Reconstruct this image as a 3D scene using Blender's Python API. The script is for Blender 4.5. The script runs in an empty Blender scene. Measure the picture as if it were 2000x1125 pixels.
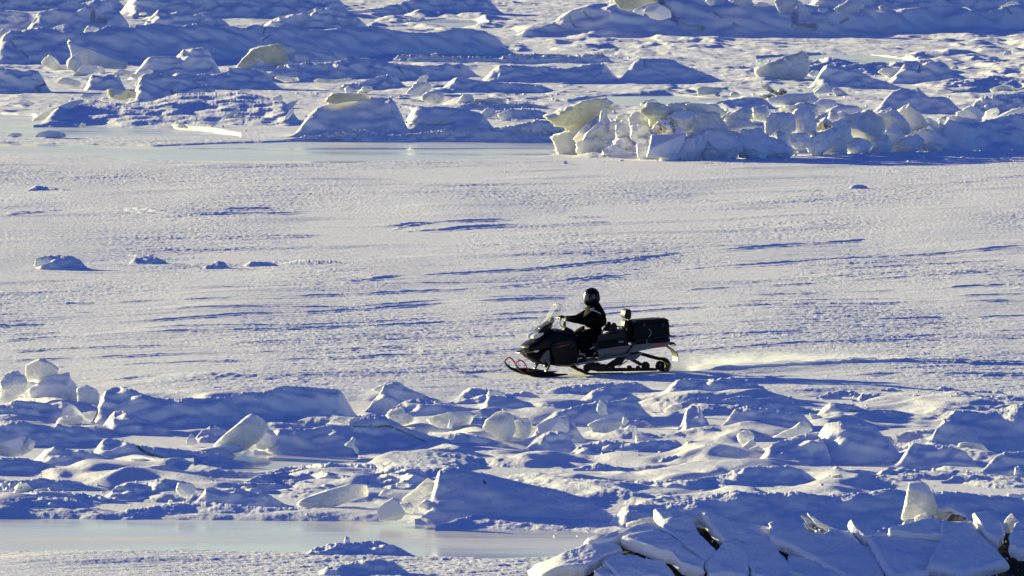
import bpy, bmesh, math, random
import numpy as np
from mathutils import Vector, Matrix

# ------------------------------------------------------------------ camera model (long lens over flat sea ice)
FPX = 20725.0            # focal length in pixels of a 2000 px wide frame
CAM_H = 10.48
PITCH = math.atan((562.5 + 351.0) / FPX)
CP, SP = math.cos(PITCH), math.sin(PITCH)
SUN_EL, SUN_AZ = math.radians(9.5), math.radians(44.0)     # low, from the left and a little behind the scene

def ray(px, py):
    px = np.asarray(px, float); py = np.asarray(py, float)
    a = px - 1000.0; b = 562.5 - py
    return a, b * SP + FPX * CP, b * CP - FPX * SP

def P(px, py, Y):
    dx, dy, dz = ray(px, py); t = Y / dy
    return dx * t, Y + 0 * t, CAM_H + dz * t

def G(py, z=0.0):
    dx, dy, dz = ray(0, py)
    return (z - CAM_H) * dy / dz

def to_px(x, y, z):
    rel = z - CAM_H
    d = y * CP - rel * SP
    return 1000 + FPX * x / d, 562.5 - FPX * (y * SP + rel * CP) / d

# ------------------------------------------------------------------ noise
_r = np.random.RandomState(11)
_perm = _r.permutation(4096).astype(np.int32)
_ang = (_r.rand(4096) * 2 * np.pi).astype(np.float32)
_gx, _gy = np.cos(_ang), np.sin(_ang)
_g3 = _r.randn(4096, 3).astype(np.float32); _g3 /= np.linalg.norm(_g3, axis=1)[:, None]

def noise2(x, y, s=0):
    x = np.asarray(x, np.float32); y = np.asarray(y, np.float32)
    xf = np.floor(x); yf = np.floor(y)
    ix = xf.astype(np.int32) + s * 57; iy = yf.astype(np.int32) + s * 131
    fx = x - xf; fy = y - yf
    u = fx * fx * fx * (fx * (fx * 6 - 15) + 10); v = fy * fy * fy * (fy * (fy * 6 - 15) + 10)
    def g(i, j):
        h = _perm[(_perm[(ix + i) & 4095] + iy + j) & 4095]
        return _gx[h] * (fx - i) + _gy[h] * (fy - j)
    a = g(0, 0); a += u * (g(1, 0) - a)
    b = g(0, 1); b += u * (g(1, 1) - b)
    return (a + v * (b - a)) * 1.4

def noise3(p, s=0):
    p = np.asarray(p, np.float32)
    f = np.floor(p); i = f.astype(np.int32) + s * 71; r = p - f
    w = r * r * r * (r * (r * 6 - 15) + 10)
    def g(a, b, c):
        h = _perm[(_perm[(_perm[(i[:, 0] + a) & 4095] + i[:, 1] + b) & 4095] + i[:, 2] + c) & 4095]
        q = _g3[h]
        return q[:, 0] * (r[:, 0] - a) + q[:, 1] * (r[:, 1] - b) + q[:, 2] * (r[:, 2] - c)
    L = lambda a, b, t: a + t * (b - a)
    x0 = L(L(g(0, 0, 0), g(1, 0, 0), w[:, 0]), L(g(0, 1, 0), g(1, 1, 0), w[:, 0]), w[:, 1])
    x1 = L(L(g(0, 0, 1), g(1, 0, 1), w[:, 0]), L(g(0, 1, 1), g(1, 1, 1), w[:, 0]), w[:, 1])
    return L(x0, x1, w[:, 2]) * 1.4

def fbm2(x, y, o=4, s=0, gain=0.5):
    t = 0; a = 1.0
    for k in range(o):
        t = t + a * noise2(x, y, s + k * 3); x = x * 2.03 + 5.1; y = y * 2.03 - 3.7; a *= gain
    return t

def ridge2(x, y, o=3, s=0, gain=0.5):
    t = 0; a = 1.0
    for k in range(o):
        t = t + a * (1 - 2 * np.abs(noise2(x, y, s + k * 3))); x = x * 2.03 + 5.1; y = y * 2.03 - 3.7; a *= gain
    return t

def fbm3(p, o=4, s=0, gain=0.5):
    t = 0; a = 1.0
    for k in range(o):
        t = t + a * noise3(p, s + k * 3); p = p * 2.03 + 4.7; a *= gain
    return t

def sstep(a, b, x):
    t = np.clip((x - a) / (b - a), 0, 1); return t * t * (3 - 2 * t)

def ipol(poly, x):
    q = np.asarray(poly, float); return np.interp(x, q[:, 0], q[:, 1])

# ------------------------------------------------------------------ objects
scene = bpy.context.scene
COL = scene.collection

def link(name, me, mat=None, parent=None):
    o = bpy.data.objects.new(name, me); COL.objects.link(o)
    if mat is not None: me.materials.append(mat)
    if parent is not None: o.parent = parent
    return o

def tag(o, label=None, cat=None, group=None, kind=None):
    if label: o['label'] = label
    if cat: o['category'] = cat
    if group: o['group'] = group
    if kind: o['kind'] = kind
    return o

def grid_mesh(name, V, n, m):
    """V: (n*m, 3) row-major vertices of an n x m sheet."""
    me = bpy.data.meshes.new(name)
    i = np.arange((n - 1) * (m - 1), dtype=np.int32); r = i // (m - 1); c = i % (m - 1)
    a = r * m + c
    F = np.stack([a, a + 1, a + m + 1, a + m], 1).astype(np.int32)
    return fill_mesh(me, V, F)

def fill_mesh(me, V, F, smooth=True):
    k = F.shape[1]
    me.vertices.add(len(V)); me.vertices.foreach_set('co', np.ascontiguousarray(V, np.float32).ravel())
    me.loops.add(F.size); me.loops.foreach_set('vertex_index', np.ascontiguousarray(F, np.int32).ravel())
    me.polygons.add(len(F)); me.polygons.foreach_set('loop_start', np.arange(0, F.size, k, dtype=np.int32))
    if smooth: me.polygons.foreach_set('use_smooth', np.ones(len(F), bool))
    me.update(calc_edges=True)
    return me

# ------------------------------------------------------------------ materials
def mat(name):
    m = bpy.data.materials.new(name); m.use_nodes = True
    return m, m.node_tree, m.node_tree.nodes['Principled BSDF']

def simple(name, col, rough=0.5, metal=0.0, spec=0.5, noise=0.0, nscale=30.0, coat=0.0):
    m, nt, b = mat(name)
    b.inputs['Base Color'].default_value = (*col, 1); b.inputs['Roughness'].default_value = rough
    b.inputs['Metallic'].default_value = metal; b.inputs['Specular IOR Level'].default_value = spec
    b.inputs['Coat Weight'].default_value = coat
    tc = nt.nodes.new('ShaderNodeTexCoord'); n = nt.nodes.new('ShaderNodeTexNoise')
    n.inputs['Scale'].default_value = nscale; n.inputs['Detail'].default_value = 4
    nt.links.new(tc.outputs['Object'], n.inputs['Vector'])
    mr = nt.nodes.new('ShaderNodeMapRange'); mr.inputs['To Min'].default_value = max(0.02, rough - 0.1); mr.inputs['To Max'].default_value = min(1, rough + 0.1)
    nt.links.new(n.outputs['Fac'], mr.inputs['Value']); nt.links.new(mr.outputs['Result'], b.inputs['Roughness'])
    if noise:
        bp = nt.nodes.new('ShaderNodeBump'); bp.inputs['Strength'].default_value = noise; bp.inputs['Distance'].default_value = 0.01
        nt.links.new(n.outputs['Fac'], bp.inputs['Height']); nt.links.new(bp.outputs['Normal'], b.inputs['Normal'])
    return m

def bump_nodes(nt, b, layers):
    tc = nt.nodes.new('ShaderNodeTexCoord'); last = None
    for sc, det, st, dist in layers:
        n = nt.nodes.new('ShaderNodeTexNoise'); n.inputs['Scale'].default_value = sc; n.inputs['Detail'].default_value = det
        n.inputs['Roughness'].default_value = 0.6
        nt.links.new(tc.outputs['Object'], n.inputs['Vector'])
        bp = nt.nodes.new('ShaderNodeBump'); bp.inputs['Strength'].default_value = st; bp.inputs['Distance'].default_value = dist
        nt.links.new(n.outputs['Fac'], bp.inputs['Height'])
        if last is not None: nt.links.new(last.outputs['Normal'], bp.inputs['Normal'])
        last = bp
    nt.links.new(last.outputs['Normal'], b.inputs['Normal'])
    return tc

def snow_mat(name, col=(0.85, 0.85, 0.92), st=0.5):
    m, nt, b = mat(name)
    b.inputs['Base Color'].default_value = (*col, 1); b.inputs['Roughness'].default_value = 0.62
    b.inputs['Specular IOR Level'].default_value = 0.35
    tc = bump_nodes(nt, b, [(9.0, 3, st, 0.03), (28.0, 4, st, 0.02), (70.0, 3, st * 0.8, 0.012)])
    n = nt.nodes.new('ShaderNodeTexNoise'); n.inputs['Scale'].default_value = 0.9; n.inputs['Detail'].default_value = 5
    nt.links.new(tc.outputs['Object'], n.inputs['Vector'])
    cr = nt.nodes.new('ShaderNodeValToRGB')
    cr.color_ramp.elements[0].position = 0.3; cr.color_ramp.elements[0].color = (col[0] * 0.93, col[1] * 0.96, col[2] * 0.98, 1)
    cr.color_ramp.elements[1].position = 0.7; cr.color_ramp.elements[1].color = (*col, 1)
    nt.links.new(n.outputs['Fac'], cr.inputs['Fac']); nt.links.new(cr.outputs['Color'], b.inputs['Base Color'])
    return m

def ice_mat(name, col, radius, scale, rough, snow=0.0, dirt=0.0, bumpst=0.5, sss=1.0):
    """translucent sea ice: light scatters inside; wind-packed snow may lie on its upward faces."""
    m, nt, b = mat(name)
    b.inputs['Base Color'].default_value = (*col, 1)
    b.inputs['Subsurface Weight'].default_value = sss
    b.inputs['Subsurface Radius'].default_value = radius
    b.inputs['Subsurface Scale'].default_value = scale
    b.inputs['Roughness'].default_value = rough; b.inputs['IOR'].default_value = 1.31
    tc = bump_nodes(nt, b, [(4.0, 4, bumpst, 0.08), (22.0, 4, bumpst, 0.03)])
    n = nt.nodes.new('ShaderNodeTexNoise'); n.inputs['Scale'].default_value = 2.3; n.inputs['Detail'].default_value = 6
    nt.links.new(tc.outputs['Object'], n.inputs['Vector'])
    colsock = None
    cr = nt.nodes.new('ShaderNodeValToRGB')
    cr.color_ramp.elements[0].position = 0.32; cr.color_ramp.elements[0].color = (col[0] * 0.78, col[1] * 0.80, col[2] * 0.80, 1)
    cr.color_ramp.elements[1].position = 0.62; cr.color_ramp.elements[1].color = (*col, 1)
    nt.links.new(n.outputs['Fac'], cr.inputs['Fac']); colsock = cr.outputs['Color']
    if dirt:
        n2 = nt.nodes.new('ShaderNodeTexNoise'); n2.inputs['Scale'].default_value = 3.4; n2.inputs['Detail'].default_value = 8; n2.inputs['Roughness'].default_value = 0.7
        nt.links.new(tc.outputs['Object'], n2.inputs['Vector'])
        r2 = nt.nodes.new('ShaderNodeValToRGB'); r2.color_ramp.elements[0].position = 0.5 - 0.12 * dirt; r2.color_ramp.elements[1].position = 0.62 - 0.1 * dirt
        r2.color_ramp.elements[0].color = (0, 0, 0, 1); r2.color_ramp.elements[1].color = (1, 1, 1, 1)
        nt.links.new(n2.outputs['Fac'], r2.inputs['Fac'])
        mx = nt.nodes.new('ShaderNodeMix'); mx.data_type = 'RGBA'
        mx.inputs['B'].default_value = (0.10, 0.085, 0.06, 1)
        nt.links.new(r2.outputs['Color'], mx.inputs['Factor']); nt.links.new(colsock, mx.inputs['A']); colsock = mx.outputs['Result']
    nt.links.new(colsock, b.inputs['Base Color'])
    if snow:
        out = nt.nodes['Material Output']
        sb = nt.nodes.new('ShaderNodeBsdfPrincipled'); sb.inputs['Base Color'].default_value = (0.85, 0.85, 0.92, 1); sb.inputs['Roughness'].default_value = 0.65
        sb.inputs['Specular IOR Level'].default_value = 0.3
        ge = nt.nodes.new('ShaderNodeNewGeometry'); sx = nt.nodes.new('ShaderNodeSeparateXYZ')
        nt.links.new(ge.outputs['Normal'], sx.inputs['Vector'])
        ad = nt.nodes.new('ShaderNodeMath'); ad.operation = 'MULTIPLY_ADD'; ad.inputs[1].default_value = 0.9
        nt.links.new(n.outputs['Fac'], ad.inputs[0]); nt.links.new(sx.outputs['Z'], ad.inputs[2])
        r3 = nt.nodes.new('ShaderNodeMapRange'); r3.inputs['From Min'].default_value = 0.95 - snow; r3.inputs['From Max'].default_value = 1.12 - snow
        nt.links.new(ad.outputs[0], r3.inputs['Value'])
        ms = nt.nodes.new('ShaderNodeMixShader')
        nt.links.new(r3.outputs['Result'], ms.inputs['Fac']); nt.links.new(b.outputs['BSDF'], ms.inputs[1]); nt.links.new(sb.outputs['BSDF'], ms.inputs[2])
        nt.links.new(ms.outputs['Shader'], out.inputs['Surface'])
    return m

SNOW = snow_mat('wind_packed_snow', st=0.85)
SNOW_DRIFT = snow_mat('drifted_snow', st=0.35)
ICE = {
    'clear': ice_mat('clear_sea_ice', (0.84, 0.85, 0.86), (1.0, 0.95, 0.9), 0.09, 0.35, bumpst=0.9, snow=0.05, sss=0.8),
    'yellow': ice_mat('yellow_stained_ice', (0.82, 0.80, 0.60), (1.0, 0.92, 0.6), 0.10, 0.4, bumpst=0.9, snow=0.05, sss=0.8),
    'frost': ice_mat('frosted_ice', (0.80, 0.83, 0.89), (0.8, 0.9, 1.0), 0.06, 0.5, snow=0.3, bumpst=0.9, sss=0.4),
    'snowy': ice_mat('snow_caked_ice', (0.81, 0.84, 0.91), (0.8, 0.9, 1.0), 0.03, 0.6, snow=0.75, bumpst=0.8, sss=0.0),
    'dirty': ice_mat('silty_ice', (0.72, 0.70, 0.64), (1.0, 0.8, 0.5), 0.06, 0.45, snow=0.3, dirt=0.35, bumpst=0.9, sss=0.2),
    'glass': ice_mat('glazed_ice', (0.84, 0.85, 0.86), (1.0, 0.95, 0.9), 0.12, 0.12, bumpst=1.0, sss=0.7),
}
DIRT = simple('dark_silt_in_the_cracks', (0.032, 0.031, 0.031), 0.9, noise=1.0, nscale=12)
# ------------------------------------------------------------------ the sea ice surface
POOLS = {   # far and near shore of each pool, traced on the level ice
    'near_pool': ([(-500, 1012), (0, 1012), (300, 1014), (480, 1016), (740, 1018), (900, 1025), (1100, 1036), (1200, 1038), (1560, 1036), (1760, 1036), (2500, 1036)],
                  [(-500, 1068), (0, 1067), (350, 1066), (620, 1068), (680, 1070), (800, 1076), (1000, 1077), (1150, 1075), (1800, 1075), (2500, 1075)]),
    'channel': ([(380, 912), (410, 906), (440, 896), (480, 882), (540, 880), (600, 881), (660, 884), (700, 886)],
                [(380, 912), (410, 910), (470, 909), (520, 904), (580, 896), (640, 890), (700, 886)]),
    'far_pool': ([(-400, 275), (0, 277), (200, 281), (300, 284), (400, 280), (560, 275), (1000, 272), (1100, 272), (1130, 285)],
                 [(-400, 298), (0, 299), (150, 304), (300, 312), (450, 318), (700, 315), (900, 308), (1060, 303), (1130, 286)]),
    'upper_pool': ([(-400, 219), (0, 220), (65, 224), (80, 234), (250, 240), (420, 256), (470, 263)],
                   [(-400, 262), (0, 263), (60, 269), (150, 264), (300, 264), (400, 264), (470, 264)]),
    'glaze_strip': ([(800, 44), (830, 38), (870, 35), (930, 38), (960, 45)], [(800, 44), (830, 48), (870, 51), (930, 50), (960, 46)]),
    'glaze_patch': ([(1110, 196), (1180, 186), (1300, 184), (1420, 190), (1480, 196)], [(1110, 197), (1200, 203), (1330, 207), (1480, 198)]),
    'glaze_flat': ([(1480, 112), (1600, 104), (1700, 106), (1790, 116)], [(1480, 113), (1600, 116), (1700, 124), (1790, 118)]),
}
POOL_Z = -0.07

MACH_PX, MACH_PY = 1160.0, 728.6
MX, MY, _ = [float(v) for v in P(MACH_PX, MACH_PY, G(MACH_PY))]
FWD = (-0.978, -0.2086)          # heading of the snowmobile on the ice

def px_of(x, y):
    return to_px(x, y, 0.0)

RUTS = [   # old tracks: (ground polyline in traced pixels, depth, half width m)
    ([(1330, 729), (1400, 722), (1500, 718), (1650, 714), (1800, 711), (2100, 707)], 0.09, 0.20),
    ([(1480, 738), (1600, 736), (1750, 733), (1900, 731), (2100, 728)], 0.07, 0.25),
    ([(705, 455), (730, 447), (780, 441), (860, 434), (1000, 426), (1200, 420)], 0.055, 0.22),
    ([(730, 460), (800, 452), (900, 446), (1050, 438), (1200, 432)], 0.04, 0.2),
    ([(430, 410), (520, 407), (600, 409), (700, 406)], 0.05, 0.35),
    ([(0, 420), (120, 412), (240, 413), (330, 420)], 0.06, 0.35),
    ([(300, 426), (450, 420), (700, 408)], 0.06, 0.25),
    ([(-100, 640), (300, 628), (800, 600), (1300, 580), (2100, 556)], 0.038, 0.20),
    ([(-100, 668), (400, 650), (900, 628), (1500, 600), (2100, 590)], 0.038, 0.20),
    ([(-100, 706), (500, 690), (1000, 676), (1400, 660), (2100, 640)], 0.038, 0.20),
    ([(-100, 600), (500, 588), (900, 570), (1400, 520), (2100, 480)], 0.038, 0.20),
    ([(-100, 740), (150, 748), (300, 745), (420, 748), (700, 757)], 0.06, 0.3),
    ([(-100, 655), (600, 634), (1300, 598), (2100, 572)], 0.03, 0.14),
    ([(-100, 688), (500, 672), (1100, 652), (1700, 626), (2100, 612)], 0.034, 0.14),
    ([(-100, 722), (400, 712), (900, 694), (980, 690)], 0.034, 0.14),
    ([(-100, 620), (700, 600), (1500, 556), (2100, 528)], 0.03, 0.14),
    ([(200, 575), (900, 556), (1500, 530), (2100, 505)], 0.03, 0.14),
    ([(1300, 690), (1600, 672), (2100, 652)], 0.03, 0.14),
    ([(600, 560), (900, 540), (1300, 500), (1700, 470)], 0.038, 0.20),
]

def terrain_z(x, y):
    px, py = px_of(x, y)
    zone_near = sstep(762, 790, py + 8 * noise2(px / 90, py / 30, 4)) * (1 - sstep(985, 1010, py))
    zone_far = (1 - sstep(205, 262, py))
    plain = 1 - np.maximum(zone_near, zone_far)
    ca, sa = math.cos(0.75), math.sin(0.75)
    a = x * ca + y * sa; b = -x * sa + y * ca
    big = 0.10 * fbm2(x / 9, y / 22, 2, 1)
    # sastrugi and crusted lumps of the level ice
    mod = sstep(-0.35, 0.5, noise2(x / 5, y / 16, 8))
    sast = 0.013 * fbm2(a / 3.6, b / 0.55, 3, 12, 0.5) + 0.010 * ridge2(a / 2.4, b / 0.2, 2, 20)
    lump = 0.010 * fbm2(x / 0.12, y / 0.17, 3, 30, 0.6) + 0.011 * fbm2(a / 0.45, b / 0.16, 2, 34, 0.6)
    wind = sstep(0.05, 0.6, noise2(a / 7, b / 3.5, 41))
    z = big * (0.4 + 0.6 * plain) + plain * (sast * (0.5 + 0.3 * mod) + lump * (0.3 + 0.55 * mod)) + plain * 0.05 * wind
    # rough belts
    wx = x + 0.5 * noise2(x / 1.3, y / 1.6, 50); wy = y + 1.0 * noise2(x / 1.3, y / 1.6, 51)
    rough = 0.26 * fbm2(wx / 2.3, wy / 4.2, 3, 60, 0.42) + 0.02 * ridge2(wx / 0.9, wy / 1.8, 2, 66) * sstep(-0.1, 0.5, noise2(x / 3, y / 6, 68))
    crunch = 0.016 * fbm2(x / 0.16, y / 0.24, 3, 70) * sstep(-0.2, 0.4, noise2(x / 2.6, y / 5, 72))
    z = z + zone_near * (rough + crunch)
    roughf = 0.30 * fbm2(wx / 2.3, wy / 7, 3, 80, 0.46) + 0.02 * ridge2(wx / 1.2, wy / 3.4, 2, 86)
    sel = sstep(-0.15, 0.35, noise2(x / 9, y / 40, 90))
    roughf = roughf * (1 - 0.9 * sstep(30, 70, px) * sstep(640, 590, px) * sstep(165, 178, py))
    z = z + zone_far * (roughf * (0.35 + 0.65 * sel) + 0.018 * fbm2(x / .35, y / .9, 2, 92))
    # ruts
    for poly, dep, hw in RUTS:
        q = np.asarray(poly, float)
        m = (px > q[0, 0] - 5) & (px < q[-1, 0] + 5) & (py > q[:, 1].min() - 14) & (py < q[:, 1].max() + 14)
        if not m.any(): continue
        gy = ipol([(p[0], float(G(p[1]))) for p in poly], px[m])
        slope = np.gradient([float(G(p[1])) for p in poly], [float(P(p[0], p[1], G(p[1]))[0]) for p in poly]) if len(poly) > 1 else np.zeros(1)
        sl = np.interp(px[m], q[:, 0], slope)
        d = (y[m] - gy + 0.12 * noise2(x[m] / 0.8, y[m] / 0.8, 97)) / np.sqrt(1 + sl * sl)
        e = sstep(0, 25, px[m] - q[0, 0]) * sstep(0, 25, q[-1, 0] - px[m])
        w = hw * 0.8
        dep = dep * (sstep(-0.5, 0.35, noise2(px[m] / 120, py[m] / 60, 96)) if dep < 0.08 else 1.0)
        z[m] += e * dep * (-np.exp(-(d / w) ** 2) + 0.75 * np.exp(-((np.abs(d) - 1.9 * w) / (0.7 * w)) ** 2)) * (0.8 + 0.5 * noise2(x[m] / 0.35, y[m] / 0.35, 98))
    # flat bed for the machine
    fx = (x - MX) * FWD[0] + (y - MY) * FWD[1]; fl = (x - MX) * 0.2086 - (y - MY) * 0.978
    w = (1 - sstep(1.9, 2.6, np.abs(fx))) * (1 - sstep(0.75, 1.5, np.abs(fl)))
    z = z * (1 - 0.9 * w) + w * (-0.042 * (fx + 0.59) / 1.78)
    z = np.maximum(z, POOL_Z + 0.035)
    # hollows that hold the pools
    for top, bot in POOLS.values():
        m = (px > top[0][0]) & (px < top[-1][0])
        if not m.any(): continue
        wob = 2.0 * noise2(px[m] / 70, py[m] / 14, 100) + 0.4 * noise2(px[m] / 20, py[m] / 6, 101)
        yt = G(ipol(top, px[m]) + wob * 0.5); yb = G(ipol(bot, px[m]) + wob)
        din = np.minimum(yt - y[m], y[m] - yb)
        k = sstep(-1.6, 0.5, din)
        z[m] = z[m] * (1 - k) + k * (-0.35)
    return z

def build_terrain():
    cols = np.linspace(-0.0535, 0.0535, 1120)
    out = 0.0535 + np.cumsum(0.0006 * 1.12 ** np.arange(44))
    u = np.concatenate([-out[::-1], cols, out])
    rows = np.concatenate([np.linspace(-250, 128, 24), np.arange(129, 142, 0.25), np.arange(142, 196, 0.09), np.arange(196, 262, 0.10),
                           np.arange(262, 335, 0.14), np.arange(335, 470, 0.26), np.arange(470, 640, 0.5), 640 * 1.06 ** np.arange(1, 62)])
    n, m = len(rows), len(u)
    Yg, Ug = np.meshgrid(rows, u, indexing='ij')
    Xg = Ug * np.maximum(Yg, 140.0)
    X = Xg.ravel(); Y = Yg.ravel(); Z = np.zeros_like(X)
    vis = (Y > 128) & (Y < 900) & (np.abs(Ug.ravel()) < 0.25)
    idx = np.nonzero(vis)[0]
    for c in np.array_split(idx, 6):
        Z[c] = terrain_z(X[c], Y[c])
    Z[~vis] = 0.0
    me = grid_mesh('snowfield', np.stack([X, Y, Z], 1), n, m)
    tag(link('snowfield', me, SNOW), kind='structure')

def build_pools():
    m, nt, b = mat('refrozen_melt_pool')
    b.inputs['Base Color'].default_value = (0.42, 0.54, 0.60, 1); b.inputs['Roughness'].default_value = 0.06; b.inputs['IOR'].default_value = 1.25
    tc = nt.nodes.new('ShaderNodeTexCoord'); mp = nt.nodes.new('ShaderNodeMapping'); mp.inputs['Scale'].default_value = (0.10, 0.30, 1)
    n = nt.nodes.new('ShaderNodeTexNoise'); n.inputs['Scale'].default_value = 1.0; n.inputs['Detail'].default_value = 6; n.inputs['Roughness'].default_value = 0.6
    nt.links.new(tc.outputs['Object'], mp.inputs['Vector']); nt.links.new(mp.outputs['Vector'], n.inputs['Vector'])
    cr = nt.nodes.new('ShaderNodeValToRGB'); cr.color_ramp.elements[0].position = 0.35; cr.color_ramp.elements[0].color = (0.03, 0.03, 0.03, 1)
    cr.color_ramp.elements[1].position = 0.75; cr.color_ramp.elements[1].color = (0.45, 0.45, 0.45, 1)
    nt.links.new(n.outputs['Fac'], cr.inputs['Fac']); nt.links.new(cr.outputs['Color'], b.inputs['Roughness'])
    c2 = nt.nodes.new('ShaderNodeValToRGB'); c2.color_ramp.elements[0].position = 0.3; c2.color_ramp.elements[0].color = (0.68, 0.68, 0.66, 1)
    c2.color_ramp.elements[1].position = 0.7; c2.color_ramp.elements[1].color = (0.90, 0.88, 0.80, 1)
    nt.links.new(n.outputs['Fac'], c2.inputs['Fac']); nt.links.new(c2.outputs['Color'], b.inputs['Base Color'])
    bp = nt.nodes.new('ShaderNodeBump'); bp.inputs['Strength'].default_value = 0.02; bp.inputs['Distance'].default_value = 0.02
    n2 = nt.nodes.new('ShaderNodeTexNoise'); n2.inputs['Scale'].default_value = 2.0; n2.inputs['Detail'].default_value = 3
    nt.links.new(mp.outputs['Vector'], n2.inputs['Vector']); nt.links.new(n2.outputs['Fac'], bp.inputs['Height']); nt.links.new(bp.outputs['Normal'], b.inputs['Normal'])
    for key, (top, bot) in POOLS.items():
        y0 = float(min(G(p[1]) for p in bot)) - 1.0; y1 = float(max(G(p[1]) for p in top)) + 1.0
        pxa, pxb = top[0][0], top[-1][0]
        V = []
        ys = np.linspace(y0, y1, 6); xs = np.linspace(pxa, pxb, 12)
        for yy in ys:
            for q in xs: V.append(((q - 1000) / FPX * yy, yy, POOL_Z))
        me = grid_mesh('pool', np.array(V), 6, 12)
        o = link('frozen_pool', me, m); tag(o, kind='structure')
# ------------------------------------------------------------------ drifted ridges and mounds
def drift(crest, base, slope=0.75, back=1.6, rough=1.0, seed=0, material=None, name='snow_ridge', label=None, cat='snow mound', group=None,
          grain=0.12, alpha=0.5, cut=(), lump=1.0, ends=0.0, crumble=0.03, lean=0.0):
    c = np.asarray(crest, float)
    if not isinstance(base, (list, tuple)): base = [(c[0, 0], base), (c[-1, 0], base)]
    bl = np.asarray(base, float)
    x0, x1 = c[0, 0], c[-1, 0]
    nx = int(max(24, (x1 - x0) * 0.85))
    px = np.linspace(x0, x1, nx)
    cy = np.interp(px, c[:, 0], c[:, 1])
    k = max(1, int(nx * 0.006)); ker = np.ones(2 * k + 1) / (2 * k + 1)
    cy = np.convolve(np.pad(cy, k, mode='edge'), ker, 'valid')
    by = np.interp(px, bl[:, 0], bl[:, 1])
    kb = max(2, nx // 8); hb = np.hanning(2 * kb + 3)[1:-1]; by = np.convolve(np.pad(by, kb, mode='edge'), hb / hb.sum(), 'valid')
    bm = by.mean()
    byd = bm + alpha * (by - bm)
    Yb = G(byd)
    mpp = Yb.mean() / FPX
    hp = np.maximum(by - cy, 0.5) * mpp                      # height in metres
    ew = min(0.24 * (x1 - x0), 50)
    jit = (1.1 * noise2(px / 9, px * 0 + seed, 3) + 0.8 * noise2(px / 3.3, px * 0 + seed, 5)) * min(1.0, rough)
    k2 = max(3, int(min(nx * 0.06, 22))); kr = np.hanning(2 * k2 + 3)[1:-1]; kr /= kr.sum()
    cys = np.convolve(np.pad(cy, k2, mode='edge'), kr, 'valid')
    Hs = np.convolve(np.pad(hp, 12, mode='edge'), np.ones(25) / 25, 'valid')
    F = 0.35 + 1.5 * Hs / slope
    F = F * (1 + 0.14 * lump * noise2(px / 60, px * 0 + seed + 7.3, 9))
    Yc = Yb + F
    xc, _, zc = P(px, cy, Yc)
    taper = sstep(0, ew, px - x0 + ew * ends) * sstep(0, ew, x1 - px + ew * ends)
    zc = np.maximum(zc, 0.02) * taper
    zs = np.maximum(P(px, cys, Yc)[2], 0.02) * taper
    zj = -jit * mpp * taper
    nf = int(np.clip((by - cy).max() * 0.9, 14, 110)); nb = max(10, nf // 2)
    v = np.concatenate([np.linspace(0, 1, nf), 1 + np.linspace(0, 1, nb + 1)[1:]])
    B = (0.4 + Hs * back)
    V = np.zeros((len(v), nx, 3))
    fr = np.clip(v, 0, 1); bk = np.clip(v - 1, 0, 1)
    # front: concave toe, convex brow; back: long soft fall
    prof = np.where(v <= 1, 0.10 * fr + 0.90 * (fr * fr * (3 - 2 * fr)) ** 1.4, 1 - bk * bk * (3 - 2 * bk))
    for j in range(len(v)):
        t = fr[j]; s = bk[j]
        y = Yb + F * t + B * s
        V[j, :, 0] = (px - 1000) / FPX * y
        V[j, :, 1] = y
        V[j, :, 2] = (zs + (zc - zs) * (t ** 3) * (1 - 0.7 * s)) * prof[j] + zj * (t ** 8) * max(0, 1 - 2.5 * s) - (0.16 * (1 - t) if v[j] < 1 else 0.25 * s)
    X = V[:, :, 0].ravel(); Y = V[:, :, 1].ravel(); Zr = V[:, :, 2].ravel()
    Hm = np.tile(hp, len(v)); hm = max(0.15, hp.max())
    inner = np.repeat(np.sin(np.pi * np.clip(np.where(v <= 1, v * 0.62, 0.62 + (v - 1) * 0.38), 0, 1)), nx)
    crestw = np.repeat(np.exp(-((v - 1) / 0.18) ** 2), nx)
    w = inner * np.tile(taper, len(v))
    calm = 1 - 0.65 * crestw
    s1 = 0.55 * hm + 0.25
    n1 = fbm2(X / s1 + seed * 3.1, (Y + Zr * 1.5) / (s1 * 1.2), 2, 110 + seed % 17)
    n2 = ridge2(X / 0.42 + seed, (Y * 0.8 + Zr) / 0.5, 2, 120)
    n3 = fbm2(X / 0.11, (Y * 0.8 + Zr * 1.2) / 0.14, 3, 130)
    dz = w * calm * rough * (0.13 * hm * lump * n1 + 0.022 * n2 * (0.3 + grain)) + w * rough * (0.004 + 0.03 * grain) * n3
    dy = -w * calm * rough * (0.30 * hm * lump * n1 + 0.05 * n2 * grain)
    if crumble:      # broken icy edge along the crest
        dz += crestw * np.tile(taper, len(v)) * crumble * (0.35 * np.abs(fbm2(X / 0.14, (Y + 2 * Zr) / 0.14, 2, 140)) + 0.4 * np.maximum(0, noise2(X / 0.45, (Y + Zr) / 0.4, 141)))
        dy -= crestw * np.tile(taper, len(v)) * crumble * 0.4 * fbm2(X / 0.12, (Y + 2 * Zr) / 0.10, 2, 142)
    V[:, :, 2] = (Zr + dz).reshape(len(v), nx); V[:, :, 1] = (Y + dy).reshape(len(v), nx)
    V[:, :, 0] += ((Y + dy) / Y - 1).reshape(len(v), nx) * V[:, :, 0]
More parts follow.
